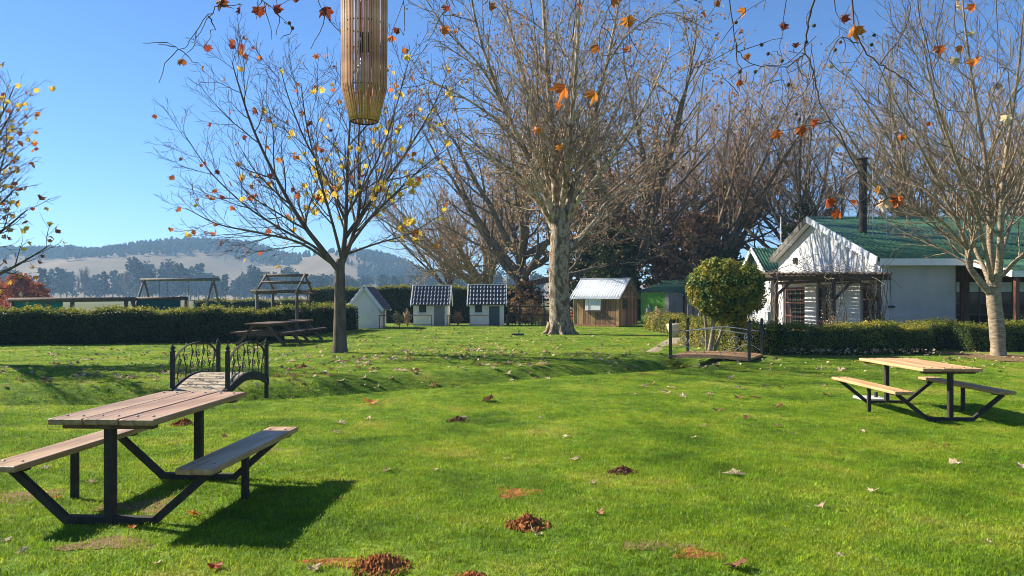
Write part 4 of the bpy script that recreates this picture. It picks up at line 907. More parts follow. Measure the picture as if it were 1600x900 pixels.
def main_tree():
    base = G(875, 522); Y = base.y; H = lambda pts, a, b: hand_limb(pts, Y, base, a, b)
    tr = hand_limb([(875, 525, 0), (875, 500, 0), (874, 460, 0), (873, 420, 0), (875, 380, 0), (876, 345, 0), (875, 322, 0)], Y, base, .5, .42)
    n = len(tr[1]); tr[1][:] = [.66, .57, .53, .51, .49] + [.47 - .05 * i / (n - 5) for i in range(n - 5)]
    limbs = [H([(872, 350, 0), (868, 290, 0), (864, 220, 0), (858, 140, 0), (852, 60, 0), (846, -40, 0), (842, -110, 0)], 0.234, .03),
             H([(880, 350, 0), (893, 300, .3), (912, 245, .5), (930, 175, .8), (948, 100, 1.0), (964, 20, 1.1), (978, -70, 1.2)], 0.203, .03),
             H([(868, 350, 0), (852, 300, -.6), (825, 245, -1.2), (798, 190, -1.6), (770, 120, -2), (745, 40, -2.3), (728, -60, -2.5)], 0.187, .03),
             H([(870, 340, 0), (856, 280, .8), (838, 200, 1.6), (818, 120, 2.2), (795, 30, 2.6), (780, -60, 3)], 0.172, .03),
             H([(866, 362, 0), (846, 325, .5), (808, 285, 1.2), (765, 250, 1.8), (725, 222, 2.2), (690, 205, 2.4)], 0.117, .02),
             H([(884, 352, 0), (905, 310, -.8), (945, 262, -1.8), (985, 205, -2.6), (1020, 140, -3.2), (1050, 70, -3.6)], 0.140, .02),
             H([(876, 335, 0), (884, 280, -1.2), (892, 200, -2.4), (900, 110, -3.4), (905, 10, -4), (908, -80, -4.3)], 0.156, .03),
             H([(876, 340, 0), (878, 270, 1.5), (885, 180, 3), (895, 90, 4), (905, -20, 4.8)], 0.156, .03),
             H([(860, 345, 0), (835, 300, -1.8), (800, 265, -3.4), (760, 240, -4.6), (715, 200, -5.5)], 0.101, .02),
             H([(888, 385, 0), (905, 372, .4), (930, 345, .9), (945, 320, 1.2), (975, 300, 1.7), (1010, 290, 2.3)], 0.156, .03),
             H([(905, 265, .4), (935, 220, 1.4), (968, 165, 2.4), (990, 100, 3.2), (1010, 30, 3.8)], 0.094, .02),
             H([(830, 250, -1.1), (790, 200, -2.2), (745, 165, -3), (700, 140, -3.7), (655, 120, -4.2)], 0.086, .02),
             H([(800, 195, -1.6), (755, 110, -2.4), (700, 50, -3), (660, -10, -3.5)], 0.070, .02),
             H([(945, 105, 1.0), (985, 50, 1.4), (1040, 20, 1.6), (1095, 40, 1.7)], 0.062, .015)]
    P = [dict(den=2.6, t0=.10, ang=(.4, .85), ratio=.34, fall=.55, rr=.42, lmin=1.0, lmax=4.5),
         dict(seg=.45, w=.10, up=.035, den=3.2, t0=.12, ang=(.4, .85), ratio=.45, fall=.5, rr=.55, rmin=.014, lmin=.5, lmax=1.9),
         dict(seg=.35, w=.12, up=.02, den=3.4, t0=.12, ang=(.4, .9), ratio=.5, fall=.4, rr=.6, rmin=.009, lmin=.3, lmax=.9),
         dict(seg=.3, w=.14, up=-.02, rmin=.007)]
    o, out = build_tree('plane_tree', 'big bare plane tree with mottled pale trunk at the middle of the lawn', 'tree', base, tr, limbs, P, 31, ('bark_scaly', 'bark_plane', 'twig_brown'))
    R = random.Random(3); tips = [b[0][-1] for b in ends(out, [2, 3])]
    pts = [Vector(R.choice(tips)) + Vector((R.gauss(0, .12), R.gauss(0, .12), -R.random() * .2)) for _ in range(5200)]
    link('dry_leaves', quads_np(pts, .115, 4, 'dry_leaves'), 'leaf_rust', o, kind='stuff')
    rt = [(tuple(Vector((math.cos(a) * .45, math.sin(a) * .45, .3))), a) for a in [i * .8 for i in range(8)]]
    link('root', tubes_np([([(math.cos(a) * .4, math.sin(a) * .4, .5), (math.cos(a) * .55, math.sin(a) * .55, .10), (math.cos(a) * .85, math.sin(a) * .85, -.06)], [.2, .15, .07]) for _, a in rt], 7, 'root'), 'bark_scaly', o, kind='stuff')
main_tree()
def pale_tree():
    base = G(1560, 556); Y = base.y; H = lambda pts, a, b: hand_limb(pts, Y, base, a, b)
    tr = hand_limb([(1560, 560, 0), (1559, 530, 0), (1556, 495, 0), (1553, 470, 0), (1552, 448, 0)], Y, base, .215, .19)
    tr[1][:4] = [.245, .215, .20, .19]
    limbs = [H([(1550, 462, 0), (1530, 438, -.1), (1514, 415, -.2), (1511, 388, -.2), (1495, 345, -.3), (1468, 290, -.5), (1430, 215, -.8), (1395, 150, -1), (1372, 100, -1.2)], 0.111, .012),
             H([(1552, 455, 0), (1548, 400, .2), (1546, 350, .3), (1544, 290, .3), (1535, 215, .2), (1520, 130, .1), (1508, 40, 0), (1500, -40, 0)], 0.119, .014),
             H([(1556, 455, 0), (1562, 405, -.2), (1564, 340, -.4), (1568, 270, -.5), (1580, 190, -.6), (1592, 100, -.8), (1600, 10, -1)], 0.128, .014),
             H([(1550, 452, 0), (1538, 420, .4), (1524, 390, .7), (1512, 350, 1.0), (1480, 290, 1.5), (1440, 235, 2), (1395, 200, 2.4)], 0.085, .011),
             H([(1566, 430, 0), (1590, 405, -.3), (1620, 380, -.5), (1665, 345, -.8), (1700, 290, -1)], 0.076, .011),
             H([(1550, 440, 0), (1525, 330, -1.0), (1490, 240, -1.9), (1460, 150, -2.5), (1440, 60, -3)], 0.068, .011),
             H([(1558, 420, 0), (1585, 330, 1.2), (1620, 230, 2.1), (1640, 120, 2.8)], 0.076, .011),
             H([(1545, 350, .3), (1510, 280, .9), (1470, 200, 1.4), (1450, 110, 1.8), (1440, 20, 2)], 0.060, .010),
             H([(1512, 390, -.2), (1470, 345, -.9), (1420, 325, -1.5), (1375, 300, -2.0), (1345, 262, -2.3)], 0.047, .009),
             H([(1495, 345, -.3), (1450, 300, .1), (1410, 270, .4), (1375, 225, .6), (1352, 180, .7)], 0.047, .009),
             H([(1564, 330, -.4), (1600, 250, -1.2), (1640, 180, -1.8)], 0.060, .010)]
    P = [dict(den=2.6, t0=.2, ang=(.4, .8), ratio=.40, fall=.5, rr=.5, lmin=.6, lmax=2.5),
         dict(seg=.25, w=.09, up=.05, den=5.0, t0=.15, ang=(.4, .8), ratio=.5, fall=.5, rr=.6, rmin=.0085, lmin=.3, lmax=1.1),
         dict(seg=.22, w=.10, up=.05, den=3.3, t0=.2, ang=(.4, .8), ratio=.5, fall=.4, rr=.7, rmin=.0065, lmin=.2),
         dict(seg=.2, w=.1, up=.05, rmin=.005)]
    build_tree('bare_tree', 'bare tree with smooth pale trunk before the house at the right edge', 'tree', base, tr, limbs, P, 41, ('bark_pale', 'bark_pale', 'twig_pale'))
pale_tree()
# ---- generic big background trees
def proto_bare(name, label, seed, H_, spread, mats, trunkr, leaf, nleaf, up, nl=9, fork=.22, den=(1.0, 1.6, 2.0), rm=(.022, .015, .012), droop=0.0, group=None):
    R = random.Random(seed); zf = H_ * fork
    tr = ([(0, 0, -.2), (0, 0, .6), (R.gauss(0, .1), R.gauss(0, .1), zf * .6), (R.gauss(0, .2), R.gauss(0, .2), zf), (R.gauss(0, .3), R.gauss(0, .3), zf * 1.5)], [trunkr * 1.4, trunkr * 1.05, trunkr * .95, trunkr * .85, trunkr * .5]); limbs = []
    for i in range(nl):
        a = i * 2.399 + R.gauss(0, .3); e = up[0] + (up[1] - up[0]) * ((i * .618) % 1); z0 = zf * (.8 + .7 * i / nl); L_ = (H_ - z0) / max(.5, math.sin(e)) * R.uniform(.8, 1.0); L_ = min(L_, H_ * .9)
        d = Vector((math.cos(a) * math.cos(e) * spread, math.sin(a) * math.cos(e) * spread, math.sin(e))).normalized(); p = Vector((0, 0, z0)); pts = [p.copy()]
        for k in range(9): d = (d + Vector((R.gauss(0, .09), R.gauss(0, .09), R.gauss(.03 - droop * k / 9, .07)))).normalized(); p = p + d * L_ / 9; pts.append(p.copy())
        limbs.append(([tuple(q) for q in pts], [trunkr * .5 * (1 - .92 * k / 9) for k in range(10)]))
    P = [dict(den=den[0], t0=.15, ang=(.4, .9), ratio=.36, fall=.5, rr=.5, lmin=1.2, lmax=5),
         dict(seg=.6, w=.10, up=.05 - droop, den=den[1], t0=.15, ang=(.4, .85), ratio=.48, fall=.45, rr=.55, rmin=rm[0], lmin=.7, lmax=2.4),
         dict(seg=.5, w=.11, up=.04 - droop, den=den[2], t0=.1, ang=(.35, .8), ratio=.55, fall=.35, rr=.6, rmin=rm[1], lmin=.5, lmax=1.4),
         dict(seg=.45, w=.12, up=.04 - droop, rmin=rm[2])]
    o, out = build_tree(name, label, 'tree', (0, 0, -50), tr, limbs, P, seed + 1, mats, group)
    if nleaf:
        tips = [b[0][k] for b in ends(out, [2, 3]) for k in (-1, -2)]
        pts = [Vector(R.choice(tips)) + Vector((R.gauss(0, .2), R.gauss(0, .2), R.gauss(0, .2))) for _ in range(nleaf)]
        link('dry_leaves', quads_np(pts, .17, seed, 'dry_leaves'), leaf, o, kind='stuff')
    return o
def place(proto, lst, first=[None]):
    for i, (label, x, y, sc, rz) in enumerate(lst):
        o = proto if i == 0 else copy_tree(proto); o.location = (x, y, 0); o.scale = (sc[0], sc[0], sc[1]) if isinstance(sc, tuple) else (sc,) * 3; o.rotation_euler = (0, 0, rz); o['label'] = label
X = lambda px, Y: (px - 800) / F * Y
G_BG = 'big bare trees behind the playhouses and sheds'
A = proto_bare('bare_oak', 'x', 51, 15, 1.0, ('bark_dark', 'bark_grey', 'twig_brown'), .5, 'leaf_rust', 4200, (.3, 1.25), 11, .2, (.9, 1.3, 1.5), group=G_BG)
place(A, [('dark wide bare tree with rusty leaves just left behind the big plane tree', X(815, 54), 54, 1.0, .3),
          ('dark bare tree with rusty leaves behind the plank shed', X(990, 60), 60, 1.30, 2.2),
          ('rusty-leaved spreading tree behind the brick outhouse', X(1120, 60), 60, 1.08, 4.0)])
B = proto_bare('bare_tree', 'x', 61, 17, .7, ('bark_grey', 'bark_grey', 'twig_rust'), .34, 'leaf_rust', 900, (.45, 1.45), 11, .16, (.9, 1.3, 1.6), group=G_BG)
place(B, [('tall slim bare tree right behind the big plane tree', X(935, 66), 66, 1.15, 1.3),
          ('slim bare tree in the sky gap left of the roof flue', X(1245, 58), 58, 1.05, 2.9),
          ('slim bare tree standing just left of the roof flue', X(1312, 62), 62, 1.0, 4.4),
          ('upright bare tree showing between the young tree and the big plane tree', X(700, 70), 70, .72, 5.3),
          ('bare tree at the far right behind the green roof', X(1590, 60), 60, 1.0, .9)])
Cc = proto_bare('bare_tree', 'x', 71, 17.5, 1.05, ('bark_grey', 'twig_brown', 'twig_rust'), .5, 'leaf_rust', 2500, (.25, 1.35), 16, .16, (1.1, 1.7, 2.1), rm=(.02, .014, .011), group=G_BG)
place(Cc, [('huge round-crowned bare tree of fine reddish twigs behind the green roof', X(1480, 50), 50, .93, 1.0),
           ('round-crowned bare tree of fine twigs at the right edge behind the house', X(1640, 56), 56, .95, 2.7),
           ('airy round-crowned fine-twigged tree behind the clipped round tree', X(1075, 68), 68, 1.2, 4.1),
           ('fine-twigged bare tree left of the big plane tree, behind the playhouses', X(755, 64), 64, .80, 5.0)])
def evergreen(label, x, y, H_, W, seed, mat_='green_leaf', n=5200, name='evergreen_tree'):
    R = random.Random(seed); o = thing(name, label, 'tree', (x, y, 0), group='evergreens among the bare trees'); brs = []; pts = []
    link('trunk', tubes_np([([(0, 0, 0), (.1, 0, H_ * .4), (0, .1, H_ * .95)], [.28, .2, .05])], 10, 'trunk'), 'bark_dark', o)
    nb = int(34); 
    for i in range(nb):
        z = H_ * (.14 + .82 * i / nb); a = i * 2.4; L_ = W * (1 - .75 * (i / nb) ** 1.6) * R.uniform(.55, 1.1); d = Vector((math.cos(a), math.sin(a), .15)); p = Vector((0, 0, z)); b = [tuple(p)]
        for k in range(5): d = (d + Vector((R.gauss(0, .12), R.gauss(0, .12), R.gauss(-.02, .1)))).normalized(); p = p + d * L_ / 5; b.append(tuple(p))
        brs.append((b, [.06, .05, .04, .03, .02, .012]))
        for k in range(n // nb):
            t = R.uniform(.25, 1.05); q = Vector(b[min(5, int(t * 5))]); c = Vector((R.gauss(0, .45), R.gauss(0, .45), R.gauss(.1, .22))) * (L_ * .3 + .2)
            pts.append(q + c)
    link('limbs', tubes_np(brs, 5, 'limbs'), 'bark_dark', o, kind='stuff'); link('crown', quads_np(pts, .26, seed, 'crown'), mat_, o, kind='stuff')
    return o
evergreen('dark evergreen tree behind the big plane trunk, right of it', X(915, 61), 61, 8.0, 3.4, 81)
evergreen('dark evergreen tree rising behind the plank shed roof', X(965, 57), 57, 6.8, 3.0, 82)
evergreen('olive evergreen tree above the gable peak, left of the roof flue', X(1255, 56), 56, 8.6, 2.3, 83)
evergreen('low dark evergreen between the brick outhouse and white house', X(1130, 58), 58, 5.5, 3.0, 84)
evergreen('low copper-leaved tree behind the brick outhouse', X(1095, 59), 59, 8.2, 3.9, 85, 'leaf_rust', 6500, 'copper_tree')
evergreen('low copper-leaved tree over the green shed roof', X(1040, 62), 62, 6.6, 2.8, 86, 'leaf_rust', 4000, 'copper_tree')
evergreen('low ivy-brown tree behind the post and rail fence', X(822, 51), 51, 2.6, 1.7, 87, 'ivy', 1500, 'copper_tree')

# ------------------------------------------------------------------ hedges, clipped tree, shrubs
def hedge(label, a, b, wd, ht, n, leaf, core='hedge_core', sz=.055, bumpy=.06, seed=1, top='hedge_top_sunlit', name='hedge', group='clipped hedges round the lawn'):
    a = Vector((a[0], a[1], 0)); b = Vector((b[0], b[1], 0)); d = b - a; L_ = d.length; o = thing(name, label, 'hedge', a, math.atan2(d.y, d.x), group); rg = np.random.default_rng(seed)
    def bump(x, s): return bumpy * (np.sin(x * 2.1 + s) + .6 * np.sin(x * 5.3 + 2 * s) + .4 * np.sin(x * 11 + s))
    nx = max(4, int(L_ / .4)); V = []; f = []
    prof = [(-wd / 2 + .09, -.1), (-wd / 2 + .07, ht * .6), (-wd / 2 + .14, ht - .13), (wd / 2 - .14, ht - .13), (wd / 2 - .07, ht * .6), (wd / 2 - .09, -.1)]
    for i in range(nx + 1):
        x = .08 + (L_ - .16) * i / nx; q = float(bump(np.array(x), seed)) * .8
        for k, (y, z) in enumerate(prof): V.append((x, y + (q if k < 3 else -q) * .5, z + (q if 0 < k < 5 else 0)))
    for i in range(nx):
        for k in range(5): f.append((i * 6 + k, i * 6 + k + 1, i * 6 + 7 + k, i * 6 + 6 + k))
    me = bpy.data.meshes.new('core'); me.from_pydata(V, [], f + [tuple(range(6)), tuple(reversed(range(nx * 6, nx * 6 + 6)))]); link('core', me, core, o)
    areas = np.array([L_ * ht, L_ * wd, L_ * ht * .6, wd * ht, wd * ht]); cnt = (n * areas / areas.sum()).astype(int); P = []; N = []
    for s_, c in enumerate(cnt):
        u = rg.random(c); v = rg.random(c); j = np.abs(rg.normal(0, .03, c)) * rg.choice([-1, 1], c)
        if s_ in (0, 2):
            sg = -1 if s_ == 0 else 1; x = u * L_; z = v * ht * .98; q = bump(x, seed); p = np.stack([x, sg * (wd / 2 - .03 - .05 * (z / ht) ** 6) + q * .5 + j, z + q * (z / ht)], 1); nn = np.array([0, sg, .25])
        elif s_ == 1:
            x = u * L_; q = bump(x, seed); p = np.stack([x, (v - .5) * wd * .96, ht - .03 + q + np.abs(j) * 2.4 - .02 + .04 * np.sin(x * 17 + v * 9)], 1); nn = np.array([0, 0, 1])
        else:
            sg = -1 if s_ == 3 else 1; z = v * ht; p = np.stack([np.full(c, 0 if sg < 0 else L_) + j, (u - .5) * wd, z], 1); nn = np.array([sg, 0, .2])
        if s_ == 1: link('sunlit_top_growth', quads_np(p, sz, seed + 50, 'sunlit_top_growth', np.tile(nn, (c, 1)), .9), top, o, kind='stuff'); continue  # top leaves yellower than the sides, their sunlit brightness painted into the material
        P.append(p); N.append(np.tile(nn, (c, 1)))
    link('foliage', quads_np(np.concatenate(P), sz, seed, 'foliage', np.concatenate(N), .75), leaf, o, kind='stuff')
    return o
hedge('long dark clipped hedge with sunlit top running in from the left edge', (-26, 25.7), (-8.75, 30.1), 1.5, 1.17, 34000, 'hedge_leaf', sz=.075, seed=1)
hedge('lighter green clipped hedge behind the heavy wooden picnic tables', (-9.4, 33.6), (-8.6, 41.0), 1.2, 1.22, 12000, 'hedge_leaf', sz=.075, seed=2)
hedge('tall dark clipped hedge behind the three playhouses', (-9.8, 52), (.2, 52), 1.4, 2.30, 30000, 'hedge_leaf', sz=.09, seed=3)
hedge('tall dark hedge block left of the young tree behind the lower hedge', (-13.4, 53), (-9.9, 52), 1.4, 2.25, 10000, 'hedge_leaf', sz=.09, seed=4)
hedge('low far hedge beyond the swing frame', (-24, 60), (-14, 60), 1.2, 1.45, 9000, 'hedge_leaf', sz=.10, seed=5)
a = G(1016, 514); b = G(1049, 522)
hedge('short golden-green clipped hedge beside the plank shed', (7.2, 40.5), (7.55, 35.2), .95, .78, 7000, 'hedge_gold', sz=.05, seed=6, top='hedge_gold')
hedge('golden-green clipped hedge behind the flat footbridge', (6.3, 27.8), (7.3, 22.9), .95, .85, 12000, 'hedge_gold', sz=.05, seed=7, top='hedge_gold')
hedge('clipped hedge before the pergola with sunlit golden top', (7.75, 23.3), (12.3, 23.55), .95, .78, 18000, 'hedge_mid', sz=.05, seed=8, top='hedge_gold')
hedge('clipped dark hedge along the shaded white front wall', (11.7, 24.2), (15.3, 26.6), .9, .80, 9000, 'hedge_mid', sz=.05, seed=9)
hedge('clipped green hedge behind the pale tree trunk under the french windows', (14.0, 24.6), (20.5, 24.7), .9, .80, 16000, 'hedge_mid', sz=.05, seed=10)
def round_tree():
    base = G(1110, 551); Y = base.y; o = thing('clipped_round_tree', 'clipped ball-headed tree with golden leaves on its sunlit side', 'tree', base); c = at(1136, 452, Y) - base; R = random.Random(9); rg = np.random.default_rng(9)
    stems = []
    for k, (px, py, tx) in enumerate(((1108, 553, 1118), (1114, 553, 1140), (1104, 552, 1100))):
        p = at(px, py, Y + .1 * k) - base; q = at(tx, 470, Y) - base; p.z = -.05
        stems.append(([tuple(p), tuple(p.lerp(q, .4) + Vector((.03, 0, 0))), tuple(p.lerp(q, .75)), tuple(q)], [.085, .065, .06, .04] if k == 0 else [.05, .045, .04, .03]))
    for s_ in stems: link('trunk', tubes_np([s_], 9, 'trunk'), 'bark_pale', o)
    br = []
    for k in range(26):
        d = Vector((R.gauss(0, 1), R.gauss(0, 1), R.gauss(.2, .8))).normalized(); p0 = Vector(stems[k % 3][0][-1]); br.append(([tuple(p0), tuple(p0.lerp(c + d * .7, .5)), tuple(c + d * .85)], [.03, .02, .01]))
    link('branches', tubes_np(br, 5, 'branches'), 'bark_dark', o, kind='stuff')
    P = []; N = []; nc = 210
    for k in range(nc):
        z = 1 - 2 * (k + .5) / nc; a = k * 2.39996; d = np.array([math.sqrt(1 - z * z) * math.cos(a), math.sqrt(1 - z * z) * math.sin(a), z])
        rad = .93 + R.gauss(0, .055) - .22 * math.exp(-((d[0] - .4) ** 2 + (d[2] - .9) ** 2) / .06) + .05 * math.sin(d[0] * 5 + 1) * math.sin(d[2] * 6)
        cc = d * rad * np.array([1.08, 1.0, .90]) + np.array(c); n = 80; q = rg.normal(size=(n, 3)); q /= np.linalg.norm(q, axis=1, keepdims=True)
        P.append(cc + q * (rg.random((n, 1)) ** .5) * R.uniform(.13, .24)); N.append(q * .6 + d * .6)
    link('crown', quads_np(np.concatenate(P), .088, 9, 'crown', np.concatenate(N), .6), 'gold_leaf', o, kind='stuff')
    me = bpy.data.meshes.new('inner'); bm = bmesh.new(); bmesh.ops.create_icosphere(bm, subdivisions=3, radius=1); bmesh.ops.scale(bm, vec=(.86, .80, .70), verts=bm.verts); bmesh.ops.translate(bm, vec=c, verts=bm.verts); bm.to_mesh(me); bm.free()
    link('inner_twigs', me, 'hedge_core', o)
round_tree()
def shrub(label, p, w_, h_, n, mat_, seed, sz=.06, name='shrub', twig=True):
    o = thing(name, label, 'shrub', p); rg = np.random.default_rng(seed); d = rg.normal(size=(n, 3)); d /= np.linalg.norm(d, axis=1, keepdims=True); r = rg.random(n) ** .4
    P = d * r[:, None] * np.array([w_ / 2, w_ / 2, h_ / 2]) * (1 + .25 * np.sin(d[:, :1] * 5 + d[:, 2:] * 6 + seed)) + np.array([0, 0, h_ * .52])
    link('foliage', quads_np(P, sz, seed, 'foliage', d, .9), mat_, o, kind='stuff')
    br = [([(0, 0, 0), tuple(q * .5 + np.array([0, 0, h_ * .1])), tuple(q)], [.012, .009, .005]) for q in P[:40]]
    link('stems', tubes_np(br, 4, 'stems'), 'twig_brown', o, kind='stuff')
shrub('small pale bushy shrub between two playhouses by the pipe rail', (-6.05, 45.6, 0), .45, .95, 500, 'litter', 91)
shrub('small dark shrub between the gable-on and middle playhouses', (-6.75, 46.5, 0), .7, .85, 700, 'hedge_leaf', 92)
shrub('dark shrub between the middle and slate-blue-door playhouses', (-3.2, 46.6, 0), .7, .9, 700, 'leaf_rust', 93)
shrub('twiggy dry shrub growing by the pole gateway', (7.1, 37.8, 0), .9, 1.3, 700, 'litter', 94)
shrub('twiggy grey-brown shrub under the pergola log posts', (10.7, 26.2, 0), 1.3, 1.3, 260, 'litter', 95, .05)
shrub('leafy green plant near the pergola corner post', (12.3, 26.6, 0), .9, 1.2, 350, 'hedge_leaf', 96, .07)
shrub('dry twiggy plant by the hedge gap beside the flat footbridge', (8.3, 24.8, 0), .9, 1.0, 260, 'litter', 97, .05)
shrub('rust-leaved climber heaped on the post and rail fence', (1.3, 48.3, 0), 1.9, 1.5, 1500, 'ivy', 98, .09)
shrub('bright green bush behind the post and rail fence', (2.0, 49.4, 0), 1.4, 1.0, 900, 'hedge_gold', 99, .08)
# ------------------------------------------------------------------ overhanging tree: limbs above the frame, drooping twigs in view
def overhang():
    base = Vector((6.5, -3.0, 0)); o = thing('overhanging_plane_tree', 'plane tree twigs with orange leaves and seed balls drooping across the top edge', 'tree', base); D = 7.0; R = random.Random(8)
    W = lambda x, y, z: tuple(Vector((x, y, z)) - base)
    link('trunk', tubes_np([([W(6.5, -3, -.1), W(6.5, -3, 1.5), W(6.4, -2.6, 3.2), W(5.8, 0, 4.4)], [.4, .33, .28, .18])], 14, 'trunk'), 'bark_plane', o)
    l1 = catmull([(6.2, -2, 3.6), (5.6, 1.5, 5.3), (4.9, 5, 5.9), (3.4, 7.0, 5.7), (1.2, 7.3, 5.5), (-1.0, 7.1, 5.3), (-3.0, 6.9, 5.0)], 6)
    l2 = catmull([(5.4, 1.5, 5.1), (3.6, 3.6, 5.6), (1.5, 4.5, 5.45), (-1.1, 4.5, 5.25)], 6)
    l3 = catmull([(4.9, 5, 5.9), (5.2, 7.0, 5.7), (5.0, 8.0, 5.4)], 6)
    for l, a, b in ((l1, .12, .012), (l2, .09, .02), (l3, .06, .012)):
        link('limb', tubes_np([([W(*p) for p in l], [a + (b - a) * i / (len(l) - 1) for i in range(len(l))])], 8, 'limb'), 'bark_plane', o)
    dr = [[(360, -60), (345, 0), (325, 25), (300, 58), (282, 75), (262, 66)], [(325, 25), (335, 45), (320, 72)], [(415, -50), (412, 0), (425, 12), (440, 30), (456, 42)],
          [(490, -60), (500, 0), (508, 22)], [(1300, -60), (1271, 0), (1262, 45), (1258, 84), (1270, 120), (1275, 133), (1298, 191), (1342, 267), (1352, 300), (1366, 322)],
          [(1335, -60), (1331, 0), (1342, 67), (1373, 98), (1405, 118), (1440, 150)], [(1135, -50), (1140, 0), (1150, 70), (1165, 95), (1200, 105), (1240, 95), (1258, 84)],
          [(1220, -50), (1228, 0), (1222, 40), (1220, 100), (1222, 150)], [(1480, -60), (1475, 0), (1462, 60), (1470, 84)], [(1500, -50), (1490, 40), (1502, 100)],
          [(905, -60), (900, 10), (890, 70), (884, 130)], [(955, -60), (953, 5), (935, 60), (930, 130)], [(690, -60), (698, 0), (688, 50)], [(985, -60), (982, 20), (985, 80)], [(770, -60), (764, 8)],
          [(1150, 70), (1158, 120), (1148, 152)], [(1300, -20), (1312, 45), (1290, 75)], [(1258, 84), (1225, 105), (1195, 100)], [(1342, 67), (1310, 60), (1298, 95)], [(1420, -60), (1440, 30), (1458, 110), (1452, 195)],
          [(1540, -60), (1560, 30), (1556, 135)], [(1366, 322), (1390, 310), (1405, 316)], [(1298, 191), (1270, 195), (1215, 205)], [(1342, 267), (1315, 290), (1298, 315)], [(820, -60), (838, 60), (842, 195)], [(620, -60), (630, 0), (612, 55)],
          [(1190, -60), (1200, -10), (1165, 18)], [(1375, 100), (1420, 30), (1400, -40)], [(1060, -60), (1085, -10), (1100, 20)]]
    brs = []; nodes = []
    for k, pl in enumerate(dr):
        dd = D + ((k * .37) % 1 - .5) * (.9 if pl[0][1] < 0 else 0)
        if pl[0][1] >= 0:      # side twig: same depth as its parent point
            q0 = min(nodes, key=lambda n_: (n_[0] - pl[0][0]) ** 2 + (n_[1] - pl[0][1]) ** 2); dd = q0[2]
        pts = catmull([at(a, b, dd) for a, b in pl], 4); n = len(pts); thick = .011 if k in (4, 5) else .0062
        if pl[0][1] < 0:
            lp = min(l1 + l3, key=lambda p: (p - pts[0]).length); pts = [lp, lp.lerp(pts[0], .5) + Vector((.05, 0, .03))] + pts; n += 2
        pts = [p + Vector((R.gauss(0, .007), R.gauss(0, .02), R.gauss(0, .007))) if 0 < i < n - 1 else p for i, p in enumerate(pts)]
        brs.append(([tuple(p - base) for p in pts], [thick * (1 - .68 * i / (n - 1)) for i in range(n)]))
        for p in pts[1:]: nodes.append((p.x / p.y * F + 800, HZ - (p.z - EYE) / p.y * F, p.y, p))
        for p in pts[2:]:
            if R.random() < .4:
                d = Vector((R.gauss(0, .5), R.gauss(0, .5), R.gauss(-.35, .35))).normalized(); b_ = [p]; L_ = R.uniform(.12, .4)
                for i in range(4): d = (d + Vector((R.gauss(0, .25), R.gauss(0, .25), R.gauss(-.05, .2)))).normalized(); b_.append(b_[-1] + d * L_ / 4)
                brs.append(([tuple(q - base) for q in b_], [.0042, .0038, .0034, .003, .0026]))
                for q in b_[2:]: nodes.append((q.x / q.y * F + 800, HZ - (q.z - EYE) / q.y * F, q.y, q))
    leaves = [(347, 6, 22, 1), (376, 18, 18, 1), (404, 20, 22, 1), (427, 18, 22, 1), (285, 97, 16, 1), (323, 77, 15, 1), (508, 20, 24, 1), (540, 48, 14, 1), (883, 145, 34, 0), (840, 206, 18, 0), (929, 152, 26, 0), (868, 168, 16, 0),
              (932, 76, 20, 0), (985, 81, 20, 0), (980, 36, 24, 0), (955, 5, 22, 0), (690, 50, 20, 0), (716, 52, 14, 0), (697, 15, 14, 1), (765, 12, 18, 0), (1165, 20, 18, 0), (1213, 212, 20, 0), (1249, 207, 22, 0), (1267, 194, 20, 0), (1335, 52, 28, 0), (1316, 32, 20, 1), (1244, 73, 12, 1), (1227, 43, 16, 1),
              (1157, 50, 12, 1), (1165, 91, 14, 0), (1154, 131, 15, 0), (1147, 150, 14, 0), (1297, 107, 12, 2), (1493, 12, 20, 2), (1523, 14, 18, 0), (1468, 80, 20, 0), (1492, 98, 18, 2), (1522, 102, 22, 0), (1502, 76, 16, 0), (1516, 56, 14, 2), (1452, 195, 10, 0), (1425, 208, 20, 2), (1407, 217, 14, 0), (1560, 137, 18, 2), (1573, 187, 18, 2),
              (1293, 318, 22, 0), (1310, 335, 22, 0), (1376, 302, 26, 0), (1380, 322, 26, 2), (1404, 318, 26, 0), (1338, 318, 12, 0), (872, 232, 14, 0), (905, 12, 14, 0), (612, 60, 16, 0), (1310, 228, 10, 2), (1100, 25, 14, 1), (1118, 8, 14, 1), (462, 4, 12, 1), (315, 108, 10, 0), (545, 92, 14, 0), (622, 50, 14, 1)]
    nm = ('leaf_orange', 'leaf_redbrown', 'leaf_pale')
    for k, (px, py, sz, c) in enumerate(leaves):
        q = min(nodes, key=lambda n_: (n_[0] - px) ** 2 + (n_[1] - py) ** 2); p = at(px, py, q[2]); s_ = sz / F * q[2] * 1.0
        top = p + Vector((0, 0, s_ * .42)); brs.append(([tuple(q[3] - base), tuple(q[3].lerp(top, .55) + Vector((0, 0, .015))), tuple(top - base)] if 0 else [tuple(q[3] - base), tuple(q[3].lerp(top, .6) - base + Vector((0, 0, .02))), tuple(top - base)], [.003, .0025, .002]))
        l = link('leaf', R.choice(leaf_set(nm[c])), None, o, loc=top - base, rot=(-PI / 2 + R.uniform(-.5, .5), R.uniform(-.5, .5), R.uniform(-1.1, 1.1))); l.scale = (s_,) * 3
    link('twigs', tubes_np(brs, 5, 'twigs'), 'twig_dark', o, kind='stuff')
    sb = bpy.data.meshes.new('seed_ball'); bm = bmesh.new(); bmesh.ops.create_icosphere(bm, subdivisions=2, radius=.017); bm.to_mesh(sb); bm.free(); sb.materials.append(M['seed'])
